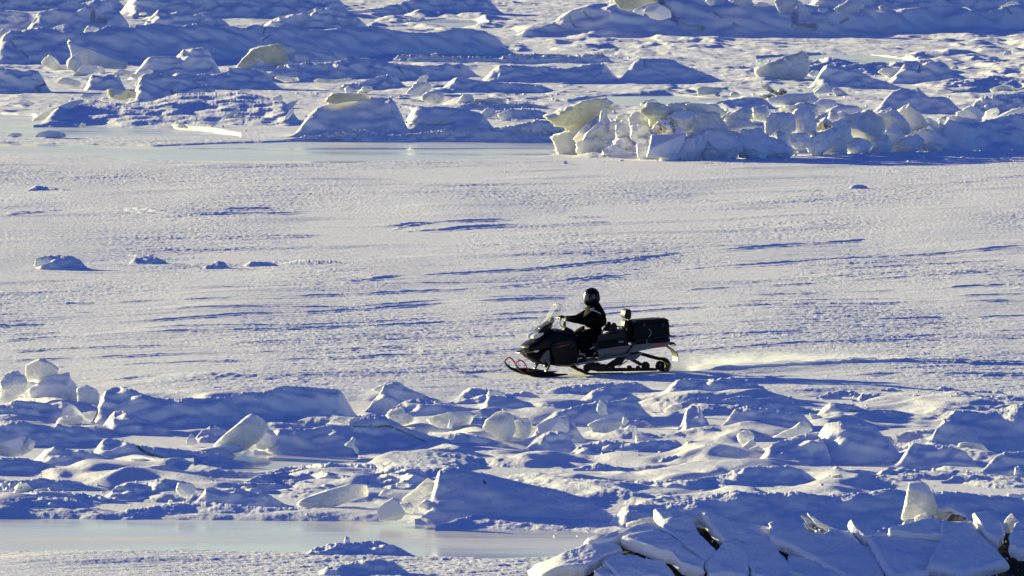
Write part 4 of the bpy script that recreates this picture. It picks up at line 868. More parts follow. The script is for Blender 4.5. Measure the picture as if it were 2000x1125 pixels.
def near_ice():
    q = 690
    BP = 'ice blocks piled at the left edge of the near belt'
    ice(0, q, [(15, 215), (60, 165), (120, 145), (190, 170), (205, 230), (190, 300), (120, 350), (20, 385), (0, 370), (20, 290)], 'hunched cream ice block at the left edge, left of the tallest cream one', 'clear', gpy=806, group=BP, rough=0.13)
    ice(0, q, [(205, 95), (310, 50), (400, 80), (450, 125), (430, 170), (350, 200), (350, 225), (270, 250), (220, 250), (205, 180)], 'tallest cream block with a flat glowing face, atop the left pile', 'clear', gpy=803, dY=0.25, group=BP, rough=0.06, facets=3)
    ice(0, q, [(240, 280), (350, 215), (360, 160), (440, 150), (530, 150), (545, 210), (600, 250), (620, 330), (600, 380), (450, 375), (360, 395), (290, 380)], 'snow-caked block with a yellow-stained underside, under the tallest cream block', 'snowy', gpy=802, group=BP, rough=0.12)
    ice(0, q, [(290, 375), (360, 330), (470, 320), (580, 345), (590, 385), (450, 385), (360, 402)], 'yellow-brown stained ice along the bottom of the snow-caked block', 'yellow', gpy=800, group=BP)
    ice(0, q, [(135, 310), (180, 285), (230, 290), (220, 315), (140, 335)], 'small cream lump between the hunched block and the tallest one', 'clear', gpy=801, group=BP)
    ice(0, q, [(160, 345), (210, 315), (250, 330), (270, 370), (230, 385), (180, 365)], 'little rounded snowy lump at the foot of the left pile', 'snowy', gpy=800, group=BP)
    ice(0, q, [(615, 285), (700, 265), (760, 310), (770, 430), (740, 455), (620, 400)], 'blue icy column beside a dark cleft, right of the left pile', 'frost', gpy=808, group=BP)
    ice(0, q, [(460, 545), (480, 510), (530, 495), (600, 490), (640, 495), (650, 540), (640, 578), (550, 582), (470, 570)], 'cream rounded loaf of ice below the left pile', 'clear', gpy=838)
    ice(0, q, [(-60, 580), (0, 570), (90, 530), (170, 530), (290, 575), (280, 620), (100, 620), (-40, 615)], 'low frosted hump left of the cream rounded loaf', 'frost', gpy=848)
    ice(0, q, [(380, 580), (400, 555), (435, 548), (438, 582)], 'tiny tooth left of the cream rounded loaf', 'frost', gpy=837)
    ice(0, q, [(-60, 620), (0, 615), (60, 635), (150, 650), (240, 655), (268, 690), (255, 750), (150, 805), (0, 808), (-60, 740)], 'thick snow-fronted slab with an icy right end at the left edge', 'snowy', gpy=893, rough=0.05)
    ice(0, q, [(170, 740), (200, 690), (245, 660), (270, 690), (255, 745), (200, 775)], 'glowing icy end of the thick snow-fronted slab', 'clear', gpy=890, dY=-0.5)
    ice(0, q, [(1005, 858), (1040, 828), (1130, 825), (1230, 850), (1300, 880), (1290, 893), (1150, 868), (1050, 868)], 'thin curved icy rim on the snow below the left hump', 'clear', gpy=914)
    ice(0, q, [(1455, 712), (1470, 660), (1500, 635), (1545, 700), (1500, 715)], 'small lit tooth of snow left of the big leaning slab', 'snowy', gpy=868)
    ice(0, q, [(750, 605), (780, 585), (845, 580), (850, 605), (790, 615)], 'small sunlit flat lump in the blue bank', 'frost', gpy=843)
    ice(500, 730, [(-320, 560), (-240, 480), (-80, 345), (0, 295), (60, 285), (110, 345), (80, 440), (20, 520), (-80, 590), (-220, 605)], 'big cream slab leaning left beside the small dark channel', 'clear', gpy=884, thick=0.5, rough=0.07)
    ice(500, 730, [(-40, 560), (0, 470), (60, 440), (130, 440), (170, 500), (140, 560), (40, 590)], 'snowy block behind the foot of the big leaning slab', 'snowy', gpy=882, dY=0.5)
    ice(500, 730, [(-330, 610), (-270, 560), (-180, 560), (-100, 570), (-110, 608), (-240, 618)], 'crumbled snowy foot of the big leaning slab', 'snowy', gpy=886, rough=0.2)
    ice(500, 730, [(930, 125), (1000, 90), (1060, 68), (1140, 75), (1175, 125), (1110, 160), (1000, 152)], 'pale ice cap on the pointed hummock', 'frost', gpy=806, dY=1.5)
    ice(500, 730, [(1025, 330), (1080, 275), (1140, 262), (1160, 305), (1235, 340), (1210, 385), (1120, 400), (1060, 365)], 'frilly cream ice rosette in the middle of the near belt', 'clear', gpy=846, rough=0.22)
    ice(500, 730, [(1300, 370), (1400, 330), (1520, 305), (1650, 305), (1720, 345), (1745, 410), (1600, 440), (1440, 420)], 'grey translucent slab half buried right of the rosette', 'clear', gpy=852, rough=0.06)
    ice(500, 730, [(1770, 430), (1810, 360), (1880, 305), (1935, 290), (2000, 330), (2020, 420), (2000, 505), (1900, 500), (1830, 460)], 'clear rounded boulder with a glinting face, right of the translucent slab', 'glass', gpy=868, rough=0.09)
    ice(1000, 730, [(0, 380), (60, 350), (120, 355), (155, 400), (150, 480), (80, 508), (10, 490)], 'smooth greenish ice ball beside the clear glinting boulder', 'clear', gpy=866, rough=0.05)
    ice(500, 730, [(1810, 190), (1825, 140), (1880, 130), (1945, 140), (1930, 175), (1870, 195)], 'small pale ice ledge above a lit snow slope', 'frost', gpy=803, dY=0.8)
    ice(500, 730, [(700, 560), (760, 500), (775, 505), (765, 550), (800, 590), (790, 630), (760, 580)], 'bright curl of lit ice at the foot of the double-humped mound', 'frost', gpy=888)
    ice(500, 730, [(1500, 420), (1515, 360), (1532, 362), (1528, 425)], 'thin lit spike on the far side of the double-humped mound', 'frost', gpy=862)
    ice(500, 730, [(730, 380), (760, 345), (830, 340), (800, 370), (745, 395)], 'small lit crest of ice on the double-humped mound', 'frost', gpy=884, dY=1.5)
    ice(500, 730, [(560, 390), (620, 350), (690, 335), (735, 360), (640, 390)], 'low lit ledge left of the small lit crest', 'frost', gpy=884, dY=1.6)
    ice(1000, 730, [(600, 400), (660, 368), (720, 352), (820, 362), (880, 345), (890, 375), (820, 430), (720, 462), (640, 450)], 'grey translucent lens of ice half buried right of the greenish ball', 'clear', gpy=860, rough=0.06)
    ice(1000, 730, [(865, 380), (870, 330), (895, 345), (905, 380), (880, 405)], 'bright spur on the tip of the translucent lens', 'frost', gpy=858)
    ice(1000, 730, [(200, 400), (300, 350), (420, 320), (440, 400), (450, 450), (300, 470), (210, 460)], 'smooth blue-grey ice face below a lit wedge of snow', 'snowy', gpy=866, rough=0.05)
    ice(1000, 730, [(970, 490), (1040, 488), (1160, 520), (1100, 560), (1010, 572), (980, 540)], 'lit stub of ice with a long flat shadow, centre of the near belt', 'clear', gpy=884)
    ice(1000, 730, [(880, 440), (930, 405), (970, 410), (975, 480), (940, 515), (950, 460), (920, 425)], 'lit crescent rim of snow-ice above the stub', 'frost', gpy=880)
    ice(1000, 730, [(660, 290), (690, 210), (740, 260), (740, 310), (700, 322)], 'round grey ice bump under a snow lip', 'frost', gpy=828)
    ice(1000, 730, [(1190, 290), (1250, 250), (1330, 235), (1320, 280), (1230, 305)], 'pale icy lip along the bank behind the lit scoop', 'clear', gpy=810)
    ice(1000, 730, [(1770, 480), (1800, 455), (1860, 445), (1890, 490), (1880, 550), (1820, 565), (1780, 530)], 'upright cream ice stump with a flat top, right of centre', 'clear', gpy=876)
    ice(1000, 730, [(1790, 580), (1880, 505), (1900, 510), (1895, 555), (1840, 590)], 'bright lit splinter at the foot of the upright cream stump', 'frost', gpy=878)
    ice(1000, 730, [(1850, 590), (1920, 565), (1955, 590), (1950, 618), (1880, 605)], 'small curved cream rim right of the bright splinter', 'clear', gpy=885)
    ice(1500, 730, [(60, 490), (130, 450), (200, 425), (245, 385), (330, 378), (345, 440), (290, 475), (160, 495)], 'frilly cream ice crest with a square knob, right of centre', 'clear', gpy=866, rough=0.15)
    ice(1500, 730, [(175, 520), (230, 485), (310, 465), (400, 470), (460, 510), (440, 570), (350, 600), (240, 580)], 'smooth shaded snow dome under the frilly cream crest', 'snowy', gpy=884, rough=0.04)
    ice(1500, 730, [(330, 310), (400, 330), (450, 365), (430, 385), (350, 360)], 'bright lit notch of ice at the end of a blue hump', 'frost', gpy=828)
    ice(1500, 730, [(800, 595), (830, 490), (850, 472), (960, 500), (1020, 550), (930, 600)], 'grey-lit wedge of ice beside the steep scooped snow wall', 'clear', gpy=890, rough=0.05)
    ice(1500, 730, [(1090, 600), (1110, 550), (1150, 560), (1140, 590)], 'bright little spike between two blue snow walls', 'clear', gpy=884)
    ice(1500, 730, [(1485, 580), (1500, 545), (1560, 535), (1650, 545), (1740, 575), (1720, 600), (1560, 605)], 'long cream-ended ice ledge set in the largest right bank', 'clear', gpy=892, rough=0.07)
    ice(1500, 730, [(1300, 575), (1330, 555), (1430, 555), (1435, 590), (1360, 590)], 'small cream-ended ledge left of the long one in the right bank', 'frost', gpy=890)
    ice(1500, 730, [(1440, 320), (1470, 285), (1600, 285), (1690, 300), (1700, 312), (1560, 315)], 'pale frosted rim on the crest of the largest right bank', 'frost', gpy=886, dY=2.6)
    ice(1500, 730, [(1925, 790), (1935, 735), (1965, 725), (1960, 760), (1990, 790)], 'small lit block at the right edge of the near belt', 'frost', gpy=928)
    ice(1500, 730, [(1100, 890), (1115, 850), (1180, 835), (1240, 870), (1230, 900), (1150, 905)], 'cream crumbly lump above the tall leaning spire', 'clear', gpy=958)
    ice(1500, 900, [(1870, 290), (1890, 258), (1960, 265), (2040, 250), (2060, 295)], 'low pale crust at the right edge above the snow bank', 'frost', gpy=976)
    ice(1500, 900, [(480, 150), (500, 125), (570, 100), (580, 140), (540, 170)], 'glinting crust of broken ice in the right half of the near belt', 'glass', gpy=946, rough=0.2)
    # shore of the near pool
    ice(500, 900, [(320, 330), (430, 280), (600, 220), (740, 185), (840, 190), (1000, 170), (1090, 175), (1040, 235), (850, 280), (700, 325), (520, 375), (400, 355)], 'long grey translucent ice rim beaded with glints above the near pool', 'clear', gpy=994, rough=0.09, thick=0.4)
    ice(500, 900, [(950, 385), (1000, 335), (1070, 293), (1110, 320), (1150, 390), (1200, 430), (1100, 462), (970, 468)], 'snow-faced block standing in the edge of the near pool', 'snowy', gpy=1018, rough=0.05)
    ice(500, 900, [(1130, 340), (1200, 330), (1240, 370), (1210, 415), (1160, 390)], 'cream flake tucked behind the block in the pool edge', 'clear', gpy=1014, dY=0.4)
    ice(500, 900, [(1265, 350), (1320, 312), (1375, 320), (1340, 375), (1290, 395)], 'dark-gapped snowy lump at the foot of the big wedge mound', 'snowy', gpy=1010)
    ice(500, 900, [(1145, 300), (1250, 220), (1340, 140), (1400, 160), (1390, 230), (1260, 300), (1180, 320)], 'pebbly glinting ice ramp on the left side of the big wedge mound', 'glass', gpy=1012, dY=1.0, thick=0.5, rough=0.12)
    ice(500, 900, [(1400, 160), (1430, 105), (1490, 50), (1545, 45), (1560, 75), (1480, 130), (1425, 200)], 'curved cream crest of ice on top of the big wedge mound', 'clear', gpy=1020, dY=1.8, rough=0.05)
    ice(500, 900, [(1100, 200), (1110, 175), (1200, 175), (1190, 205), (1130, 215)], 'small lit lump between the ice rim and the pebbly ramp', 'frost', gpy=1000)
    ice(500, 900, [(960, 270), (1000, 230), (1070, 220), (1060, 255), (990, 280)], 'small lit snow curl at the right end of the ice rim', 'frost', gpy=1004)
    ice(0, 900, [(1310, 340), (1320, 310), (1345, 305), (1350, 335)], 'tiny bright chip of ice on the pool shore', 'glass', gpy=988)
    ice(0, 900, [(120, 270), (135, 195), (200, 185), (250, 215), (240, 265), (170, 280)], 'glittering crust of clear ice at the left, above the near pool', 'glass', gpy=972, rough=0.25)
    ice(0, 900, [(260, 260), (300, 225), (380, 220), (420, 240), (400, 285), (300, 285)], 'second glittering crust right of the brighter one, above the near pool', 'glass', gpy=974, rough=0.25)
    ice(0, 900, [(1385, 220), (1400, 180), (1500, 180), (1550, 165), (1545, 200), (1480, 290), (1420, 290)], 'pale upright slab with a lit face over the pool shore', 'frost', gpy=986, thick=0.4)
    ice(500, 900, [(690, 640), (700, 595), (725, 600), (735, 645)], 'frosty stub of ice on the foreground hummock', 'frost', gpy=1064)
    # low snow-covered blocks of the plain
    ice(0, 320, [(265, 790), (290, 745), (350, 720), (400, 725), (380, 770), (300, 800)], 'pale icy left cap of the lone blue hummock on the plain', 'frost', gpy=528)
    ice(0, 320, [(1010, 715), (1040, 700), (1070, 705), (1055, 725)], 'small ice tip on the second hummock of the plain', 'frost', gpy=513)
    ice(0, 320, [(1160, 712), (1190, 708), (1210, 720), (1180, 728)], 'smaller ice tip right of the first, second hummock of the plain', 'frost', gpy=512)

# ------------------------------------------------------------------ the cracked slab heap in the foreground
HEAP_CREST = [(1020, 1150), (1080, 1108), (1120, 1083), (1150, 1064), (1180, 1050), (1230, 1032), (1262, 1012), (1320, 1008), (1400, 1020), (1480, 1030), (1540, 1034), (1600, 1048), (1650, 1050), (1720, 1060),
              (1760, 1052), (1800, 1026), (1850, 1016), (1900, 1018), (2000, 1018), (2100, 1014)]
HEAP_SMOOTH = [(1020, 1150), (1080, 1110), (1120, 1085), (1160, 1062), (1200, 1043), (1262, 1018), (1320, 1010), (1400, 1018), (1500, 1028), (1600, 1040), (1700, 1046), (1800, 1040), (1900, 1030), (2000, 1024), (2100, 1020)]
HEAP_BASE = 1205.0
def heap_surf(px, py):
    px = np.asarray(px, float); py = np.asarray(py, float)
    c = ipol(HEAP_SMOOTH, px); v = np.clip((HEAP_BASE - py) / np.maximum(HEAP_BASE - c, 5), -0.3, 1.25)
    Y = float(G(HEAP_BASE)) + 1.75 * v + 0.07 * np.sin(px / 61.0) * np.clip(v, 0, 1)
    return P(px, py, Y)

def slab_heap():
    pxs = np.linspace(1015, 2110, 420); vs = np.concatenate([np.linspace(-0.25, 1, 90), np.linspace(1.03, 1.6, 16)])
    V = np.zeros((len(vs), len(pxs), 3)); c = ipol(HEAP_SMOOTH, pxs)
    for j, v in enumerate(vs):
        vv = min(v, 1.0); x, y, z = heap_surf(pxs, HEAP_BASE - vv * (HEAP_BASE - c))
        n = 0.05 * fbm2(x / 0.35, (y + z) / 0.3, 3, 180)
        V[j] = np.stack([x, y + 0.10 + 3.0 * max(0, v - 1) - n * 0.5, z - 0.11 - 2.6 * max(0, v - 1) ** 1.3 + n], 1)
    org = np.array([15.0 * 0 + V[:, :, 0].mean(), V[:, :, 1].mean(), 0.0])
    o = link('slab_heap', grid_mesh('slab_heap', V.reshape(-1, 3) - org, len(vs), len(pxs)), DIRT); o.location = org
    tag(o, 'dark silty core showing in the cracks of the foreground slab heap', 'ice heap')
    H = 'snow-covered slabs of the foreground heap'
    a, b = 1000, 1500
    def s(ox, pts, lab, **kw):
        _seed[0] += 1
        plate(Zp(ox, 900, pts), heap_surf, lab, seed=_seed[0], group=H, **kw)
    s(a, [(575, 690), (700, 645), (850, 600), (950, 545), (1080, 535), (1205, 545), (1150, 595), (1000, 622), (860, 640), (720, 690), (600, 715)], 'long lit-edged slab along the upper left shoulder of the heap')
    s(a, [(150, 910), (330, 832), (500, 740), (650, 680), (780, 662), (838, 690), (830, 722), (750, 745), (640, 815), (560, 872), (400, 895), (280, 925)], 'sunlit drooping slab at the left foot of the heap')
    s(a, [(865, 672), (1000, 632), (1120, 605), (1220, 642), (1300, 715), (1340, 765), (1480, 835), (1470, 910), (1320, 875), (1250, 800), (1140, 776), (980, 708)], 'broad pointed slab in the left middle of the heap', lift=0.05)
    s(a, [(1165, 596), (1250, 522), (1380, 495), (1415, 540), (1470, 640), (1585, 752), (1540, 832), (1490, 822), (1335, 712), (1220, 622)], 'large upright slab left of the widest dark crack', lift=0.03)
    s(a, [(1110, 442), (1260, 428), (1310, 450), (1450, 488), (1380, 490), (1250, 515), (1195, 520)], 'small smooth slab at the top of the heap beside the cream lump')
    s(a, [(1490, 495), (1600, 520), (1800, 550), (2000, 575), (2060, 640), (2060, 730), (1900, 735), (1790, 665), (1670, 690), (1590, 610)], 'wide smooth slab right of the widest dark crack')
    s(a, [(1655, 705), (1770, 668), (1825, 770), (1845, 835), (1830, 930), (1540, 930), (1530, 855), (1590, 775)], 'wedge slab at the bottom between two narrow cracks')
    s(a, [(1795, 685), (1900, 745), (2060, 740), (2160, 850), (2180, 960), (1900, 960), (1855, 825)], 'smooth slab at the bottom, right of the wedge slab')
    s(a, [(720, 815), (830, 765), (1000, 803), (1140, 793), (1180, 803), (1245, 880), (1256, 930), (830, 940)], 'flat slab at the bottom left of the heap', lift=-0.04)
    s(a, [(640, 920), (700, 880), (760, 892), (800, 935), (720, 950)], 'small snow pillow at the bottom edge, left of the flat slab', lift=-0.03)
    s(a, [(880, 740), (960, 735), (1080, 770), (1120, 790), (1000, 795), (900, 770)], 'sunken slab piece under the broad pointed slab', lift=-0.12)
    s(a, [(1265, 425), (1360, 425), (1600, 478), (1800, 515), (2010, 538), (2020, 565), (1800, 545), (1600, 515), (1480, 485)], 'thin icy rim slab along the crest of the heap', thick=0.1)
    s(b, [(60, 590), (200, 602), (330, 642), (420, 645), (480, 592), (640, 595), (700, 682), (785, 690), (830, 790), (890, 910), (640, 940), (340, 800), (130, 725), (40, 690)], 'biggest smooth slab, left of the long slanting black crack')
    s(b, [(160, 760), (340, 810), (440, 870), (620, 935), (300, 950), (150, 900)], 'low slab at the bottom under a curved thin crack', lift=-0.05)
    s(b, [(800, 675), (900, 645), (1090, 652), (1365, 660), (1310, 780), (1240, 900), (1000, 950), (930, 900)], 'broad slab right of the long slanting black crack')
    s(b, [(640, 530), (700, 560), (860, 622), (925, 640), (830, 665), (745, 655), (670, 600)], 'narrow icy-tipped slab above the long slanting black crack', lift=0.05)
    s(b, [(1372, 542), (1440, 550), (1590, 545), (1620, 622), (1720, 695), (1800, 762), (1855, 815), (1520, 930), (1265, 905), (1365, 680)], 'large flat slab in the right half of the heap', lift=0.04)
    s(b, [(1610, 520), (1700, 508), (1800, 560), (1838, 640), (1790, 698), (1705, 650)], 'rounded slab near the crest at the right', lift=0.1)
    s(b, [(1900, 680), (1930, 600), (2010, 560), (2120, 600), (2120, 800), (1960, 800), (1890, 755)], 'rounded slab cut by the right edge of the picture', lift=0.1)
    s(b, [(930, 640), (1060, 600), (1200, 545), (1330, 520), (1365, 560), (1350, 640), (1100, 645)], 'snowy slab below the tall leaning spire', lift=0.06)
    K = 'ice chunks on top of the foreground heap'
    hd = dict(gpy=1196, group=K)
    ice(a, 900, [(912, 492), (1000, 460), (1110, 440), (1160, 490), (1090, 522), (1000, 540), (930, 548)], 'cream lump of ice topping the heap at left, over a dark hollow', 'clear', dY=1.83, **hd)
    ice(b, 900, [(1042, 470), (1060, 400), (1080, 310), (1092, 240), (1110, 170), (1200, 160), (1250, 190), (1310, 340), (1320, 390), (1260, 430), (1120, 445)], 'tall leaning cream spire, highest piece of the foreground heap', 'clear', dY=2.11, rough=0.06, thick=0.55, **hd)
    ice(b, 900, [(1300, 420), (1330, 372), (1430, 368), (1560, 430), (1572, 462), (1450, 502), (1340, 462)], 'tan dirty slab leaning right of the tall cream spire', 'dirty', dY=2.18, rough=0.06, **hd)
    ice(b, 900, [(990, 602), (1070, 470), (1120, 440), (1150, 445), (1130, 530), (1100, 592)], 'curved cream blade of ice at the foot of the tall spire', 'clear', dY=1.79, rough=0.06, **hd)
    ice(b, 900, [(1130, 500), (1160, 440), (1240, 408), (1290, 450), (1240, 510), (1160, 540)], 'knobbly ice lump between the tall spire and the tan slab', 'glass', dY=1.83, rough=0.16, **hd)
    ice(b, 900, [(1465, 490), (1600, 460), (1780, 468), (1810, 505), (1620, 515), (1510, 560), (1480, 530)], 'silty rim of ice along the crest at the right', 'dirty', dY=1.95, **hd)
    ice(b, 900, [(1850, 472), (1900, 418), (1960, 480), (1972, 520), (1910, 572), (1860, 545)], 'clear pointed lump of ice at the right of the crest', 'glass', dY=1.87, rough=0.08, **hd)
    ice(b, 900, [(1780, 520), (1810, 490), (1860, 490), (1890, 570), (1850, 620), (1800, 570)], 'grey lump left of the clear pointed one', 'frost', dY=1.79, **hd)
    ice(b, 900, [(1965, 515), (2010, 488), (2080, 540), (1970, 580)], 'cream lump at the right edge of the crest', 'clear', dY=1.72, **hd)
    ice(b, 900, [(915, 618), (940, 570), (990, 533), (1010, 560), (965, 612)], 'small upright cream flake left of the curved blade', 'clear', dY=1.87, **hd)
    ice(b, 900, [(1885, 765), (2000, 765), (2080, 780), (2080, 835), (1880, 822)], 'brown silty ice block under the rounded slab at the right edge', 'dirty', dY=0.86, **hd)
    ice(b, 900, [(1365, 640), (1360, 580), (1385, 540), (1400, 560), (1385, 640)], 'thin lit ice edge at the left end of the large flat slab', 'clear', dY=1.48, **hd)
    # fan of dirty splinters
    ice(b, 900, [(270, 440), (330, 460), (400, 520), (500, 575), (440, 590), (340, 520)], 'upper dirty splinter of the shard fan on the heap crest', 'dirty', dY=1.72, thick=0.4, **hd)
    ice(b, 900, [(318, 425), (350, 432), (430, 490), (560, 545), (640, 590), (560, 585), (420, 530)], 'long grey splinter topping the shard fan', 'frost', dY=1.91, thick=0.4, **hd)
    ice(b, 900, [(280, 485), (330, 520), (420, 560), (420, 600), (340, 575)], 'short dirty splinter under the shard fan', 'dirty', dY=1.64, thick=0.4, **hd)
    ice(b, 900, [(335, 630), (345, 580), (400, 560), (440, 590), (400, 630)], 'gritty ice clump at the root of the shard fan', 'dirty', dY=1.60, rough=0.2, **hd)

def crumbs():
    """scattered crumbs of broken ice too many to count"""
    rs = np.random.RandomState(5)
    V0, F0 = ico(1)
    Vs, Fs, n = [], [], 0
    for _ in range(420):        # small pieces filling the gaps of the long rubble pile
        px = rs.uniform(1095, 2040); pb = float(np.interp(px, [1075, 1150, 1300, 1500, 1700, 1850, 2000], [299, 304, 312, 310, 305, 298, 287]))
        top = float(np.interp(px, [1095, 1150, 1250, 1400, 1600, 1750, 1850, 1950, 2040], [275, 250, 222, 215, 222, 232, 240, 228, 215]))
        f = rs.uniform(0, 1); py = pb + (top - pb) * f
        g = float(G(pb)); Y = g + 0.55 + (pb - py) * g / FPX * 1.05
        x, y, z = [float(q) for q in P(px, py, Y)]; s = rs.uniform(3, 8.5) * Y / FPX
        v = V0 * (1 + 0.4 * rs.uniform(-1, 1, (len(V0), 1))) * rs.uniform(0.6, 1.3, 3) * s + np.array([x, y, z])
        Vs.append(v); Fs.append(F0 + n); n += len(v)
    for _ in range(260):        # chips lying in the cracks and on the foreground slabs
        px, py = rs.uniform(1080, 2010), rs.uniform(1030, 1130)
        x, y, z = [float(q) for q in heap_surf(px, py)]; s = rs.uniform(0.8, 4.0) ** 1.0 * y / FPX
        v = V0 * (1 + 0.4 * rs.uniform(-1, 1, (len(V0), 1))) * rs.uniform(0.6, 1.3, 3) * s + np.array([x, y - 0.02, z + 0.02])
        Vs.append(v); Fs.append(F0 + n); n += len(v)
    zones = [(1080, 1990, 298, 318, 70, 5), (1100, 2000, 185, 240, 90, 5), (560, 1090, 180, 240, 110, 5), (740, 1230, 104, 116, 60, 3.5), (60, 560, 195, 262, 90, 4), (0, 560, 940, 985, 60, 4),
             (950, 1420, 800, 900, 60, 4), (1500, 2000, 760, 800, 60, 4), (1600, 2000, 905, 965, 60, 5), (0, 260, 780, 905, 30, 5), (560, 900, 985, 1008, 25, 4), (1440, 2000, 110, 175, 50, 4), (60, 700, 505, 520, 10, 3)]
    for x0, x1, y0, y1, k, size in zones:
        for _ in range(k):
            px, py = rs.uniform(x0, x1), rs.uniform(y0, y1); Y = float(G(py)); s = size * rs.uniform(0.3, 1.0) ** 1.6 * Y / FPX
            x, y, _z = P(px, py, Y); z = float(terrain_z(np.array([float(x)]), np.array([float(y)]))[0])
            sc = np.array([rs.uniform(0.6, 1.5), rs.uniform(0.6, 1.3), rs.uniform(0.5, 1.1)]) * s
            v = V0 * (1 + 0.35 * rs.uniform(-1, 1, (len(V0), 1))) * sc
            an = rs.uniform(0, 6.3); c, si = math.cos(an), math.sin(an)
            v = np.stack([v[:, 0] * c - v[:, 1] * si, v[:, 0] * si + v[:, 1] * c, v[:, 2]], 1) + np.array([float(x), float(y), z + s * 0.25])
            Vs.append(v); Fs.append(F0 + n); n += len(v)
    me = bpy.data.meshes.new('ice_rubble'); fill_mesh(me, np.concatenate(Vs), np.concatenate(Fs), smooth=False)
    tag(link('ice_rubble', me, ICE['frost']), 'scattered crumbs of broken ice lying on the snow between the ridges', 'ice rubble', kind='stuff')
# ------------------------------------------------------------------ the snowmobile and its rider
KM = MY / FPX / 5.0        # metres per pixel of the 5x enlargement the shapes were traced on
def L(zx, zy, yl=0.0):
    fx = -((zx - 1000) * KM - 0.2086 * yl) / 0.978
    return fx, (943 - zy) * KM + 0.011 * fx + 0.051 * yl
def L3(zx, zy, yl=0.0, at=None):
    fx, z = L(zx, zy, yl)
    return Vector((fx, yl if at is None else at, z))

def from_bm(bm, name, m, parent, smooth=None):
    bmesh.ops.recalc_face_normals(bm, faces=bm.faces[:])
    me = bpy.data.meshes.new(name); bm.to_mesh(me); bm.free()
    if smooth is not None:
        for p in me.polygons: p.use_smooth = True
        me.set_sharp_from_angle(angle=math.radians(smooth))
    return link(name, me, m, parent)

def loft(sections, name, m, parent, bevel=0.0, smooth=35):
    """sections: equal-length lists of 3D points, skinned in order and capped"""
    bm = bmesh.new(); rows = [[bm.verts.new(p) for p in s] for s in sections]; n = len(rows[0])
    for a, b in zip(rows[:-1], rows[1:]):
        for i in range(n): bm.faces.new((a[i], a[(i + 1) % n], b[(i + 1) % n], b[i]))
    bm.faces.new(rows[0]); bm.faces.new(rows[-1][::-1])
    if bevel: bmesh.ops.bevel(bm, geom=bm.edges[:], offset=bevel, segments=2, profile=0.6, affect='EDGES', clamp_overlap=True)
    return from_bm(bm, name, m, parent, smooth)

def ext(pts, yref, y0, y1, name, m, parent, bevel=0.006, tuck=(1.0, 1.0)):
    """profile traced on the plane y = yref, pushed from y0 to y1 (ends may shrink: tuck)"""
    q = [L(x, y, yref) for x, y in pts]; cx = sum(p[0] for p in q) / len(q); cz = sum(p[1] for p in q) / len(q)
    def sec(y, s): return [(cx + (p[0] - cx) * s, y, cz + (p[1] - cz) * s) for p in q]
    return loft([sec(y0, tuck[0]), sec(y1, tuck[1])], name, m, parent, bevel)

def bulge(pts, yref, ys, name, m, parent, bevel=0.012):
    q = [L(x, y, yref) for x, y in pts]; cx = sum(p[0] for p in q) / len(q); cz = sum(p[1] for p in q) / len(q)
    return loft([[(cx + (p[0] - cx) * s, y, cz + (p[1] - cz) * s) for p in q] for y, s in ys], name, m, parent, bevel)

def tube_bm(bm, pts, r, n=8, closed=False):
    pts = [Vector(p) for p in pts]; rs = r if isinstance(r, (list, tuple)) else [r] * len(pts)
    rings = []; k = len(pts); up = Vector((0.13, 0.31, 0.94))
    for i, p in enumerate(pts):
        a = pts[i - 1] if (i > 0 or closed) else p; b = pts[(i + 1) % k] if (i < k - 1 or closed) else p
        t = (b - a).normalized(); u = t.cross(up)
        if u.length < 0.05: u = t.cross(Vector((1, 0, 0)))
        u.normalize(); v = t.cross(u)
        rings.append([bm.verts.new(p + (u * math.cos(2 * math.pi * j / n) + v * math.sin(2 * math.pi * j / n)) * rs[i]) for j in range(n)])
    for i in range(k if closed else k - 1):
        a, b = rings[i], rings[(i + 1) % k]
        for j in range(n): bm.faces.new((a[j], a[(j + 1) % n], b[(j + 1) % n], b[j]))
    if not closed: bm.faces.new(rings[0][::-1]); bm.faces.new(rings[-1])

def tube(pts, r, name, m, parent, n=10, closed=False):
    bm = bmesh.new(); tube_bm(bm, pts, r, n, closed); return from_bm(bm, name, m, parent, 50)

def smooth_path(pts, n=6):
    P_ = [Vector(p) for p in pts]; out = []
    for i in range(len(P_) - 1):
        p0 = P_[max(i - 1, 0)]; p1 = P_[i]; p2 = P_[i + 1]; p3 = P_[min(i + 2, len(P_) - 1)]
        for k in range(n):
            t = k / n
            out.append(0.5 * ((2 * p1) + (p2 - p0) * t + (2 * p0 - 5 * p1 + 4 * p2 - p3) * t * t + (3 * p1 - p0 - 3 * p2 + p3) * t ** 3))
    return out + [P_[-1]]

def wheel(zx, zy, rad, y, width, m_t, m_r, parent):
    fx, z = L(zx, zy, y)
    bm = bmesh.new()
    prof = [(rad * 0.30, -width / 2), (rad * 0.92, -width / 2), (rad, -width / 3), (rad, width / 3), (rad * 0.92, width / 2), (rad * 0.30, width / 2)]
    n = 28; rings = [[bm.verts.new((fx + r * math.cos(2 * math.pi * i / n), y + w, z + r * math.sin(2 * math.pi * i / n))) for r, w in prof] for i in range(n)]
    for i in range(n):
        for j in range(len(prof)):
            bm.faces.new((rings[i][j], rings[i][(j + 1) % len(prof)], rings[(i + 1) % n][(j + 1) % len(prof)], rings[(i + 1) % n][j]))
    o = from_bm(bm, 'idler_wheel', m_t, parent, 40)
    bm = bmesh.new()
    for i in range(3):
        a = 0.4 + i * 2 * math.pi / 3
        tube_bm(bm, [(fx, y, z), (fx + rad * .6 * math.cos(a), y, z + rad * .6 * math.sin(a))], 0.012, 6)
    tube_bm(bm, [(fx, y - width * .6, z), (fx, y + width * .6, z)], 0.022, 10)
    from_bm(bm, 'wheel_hub', m_r, o, 40)
    return o

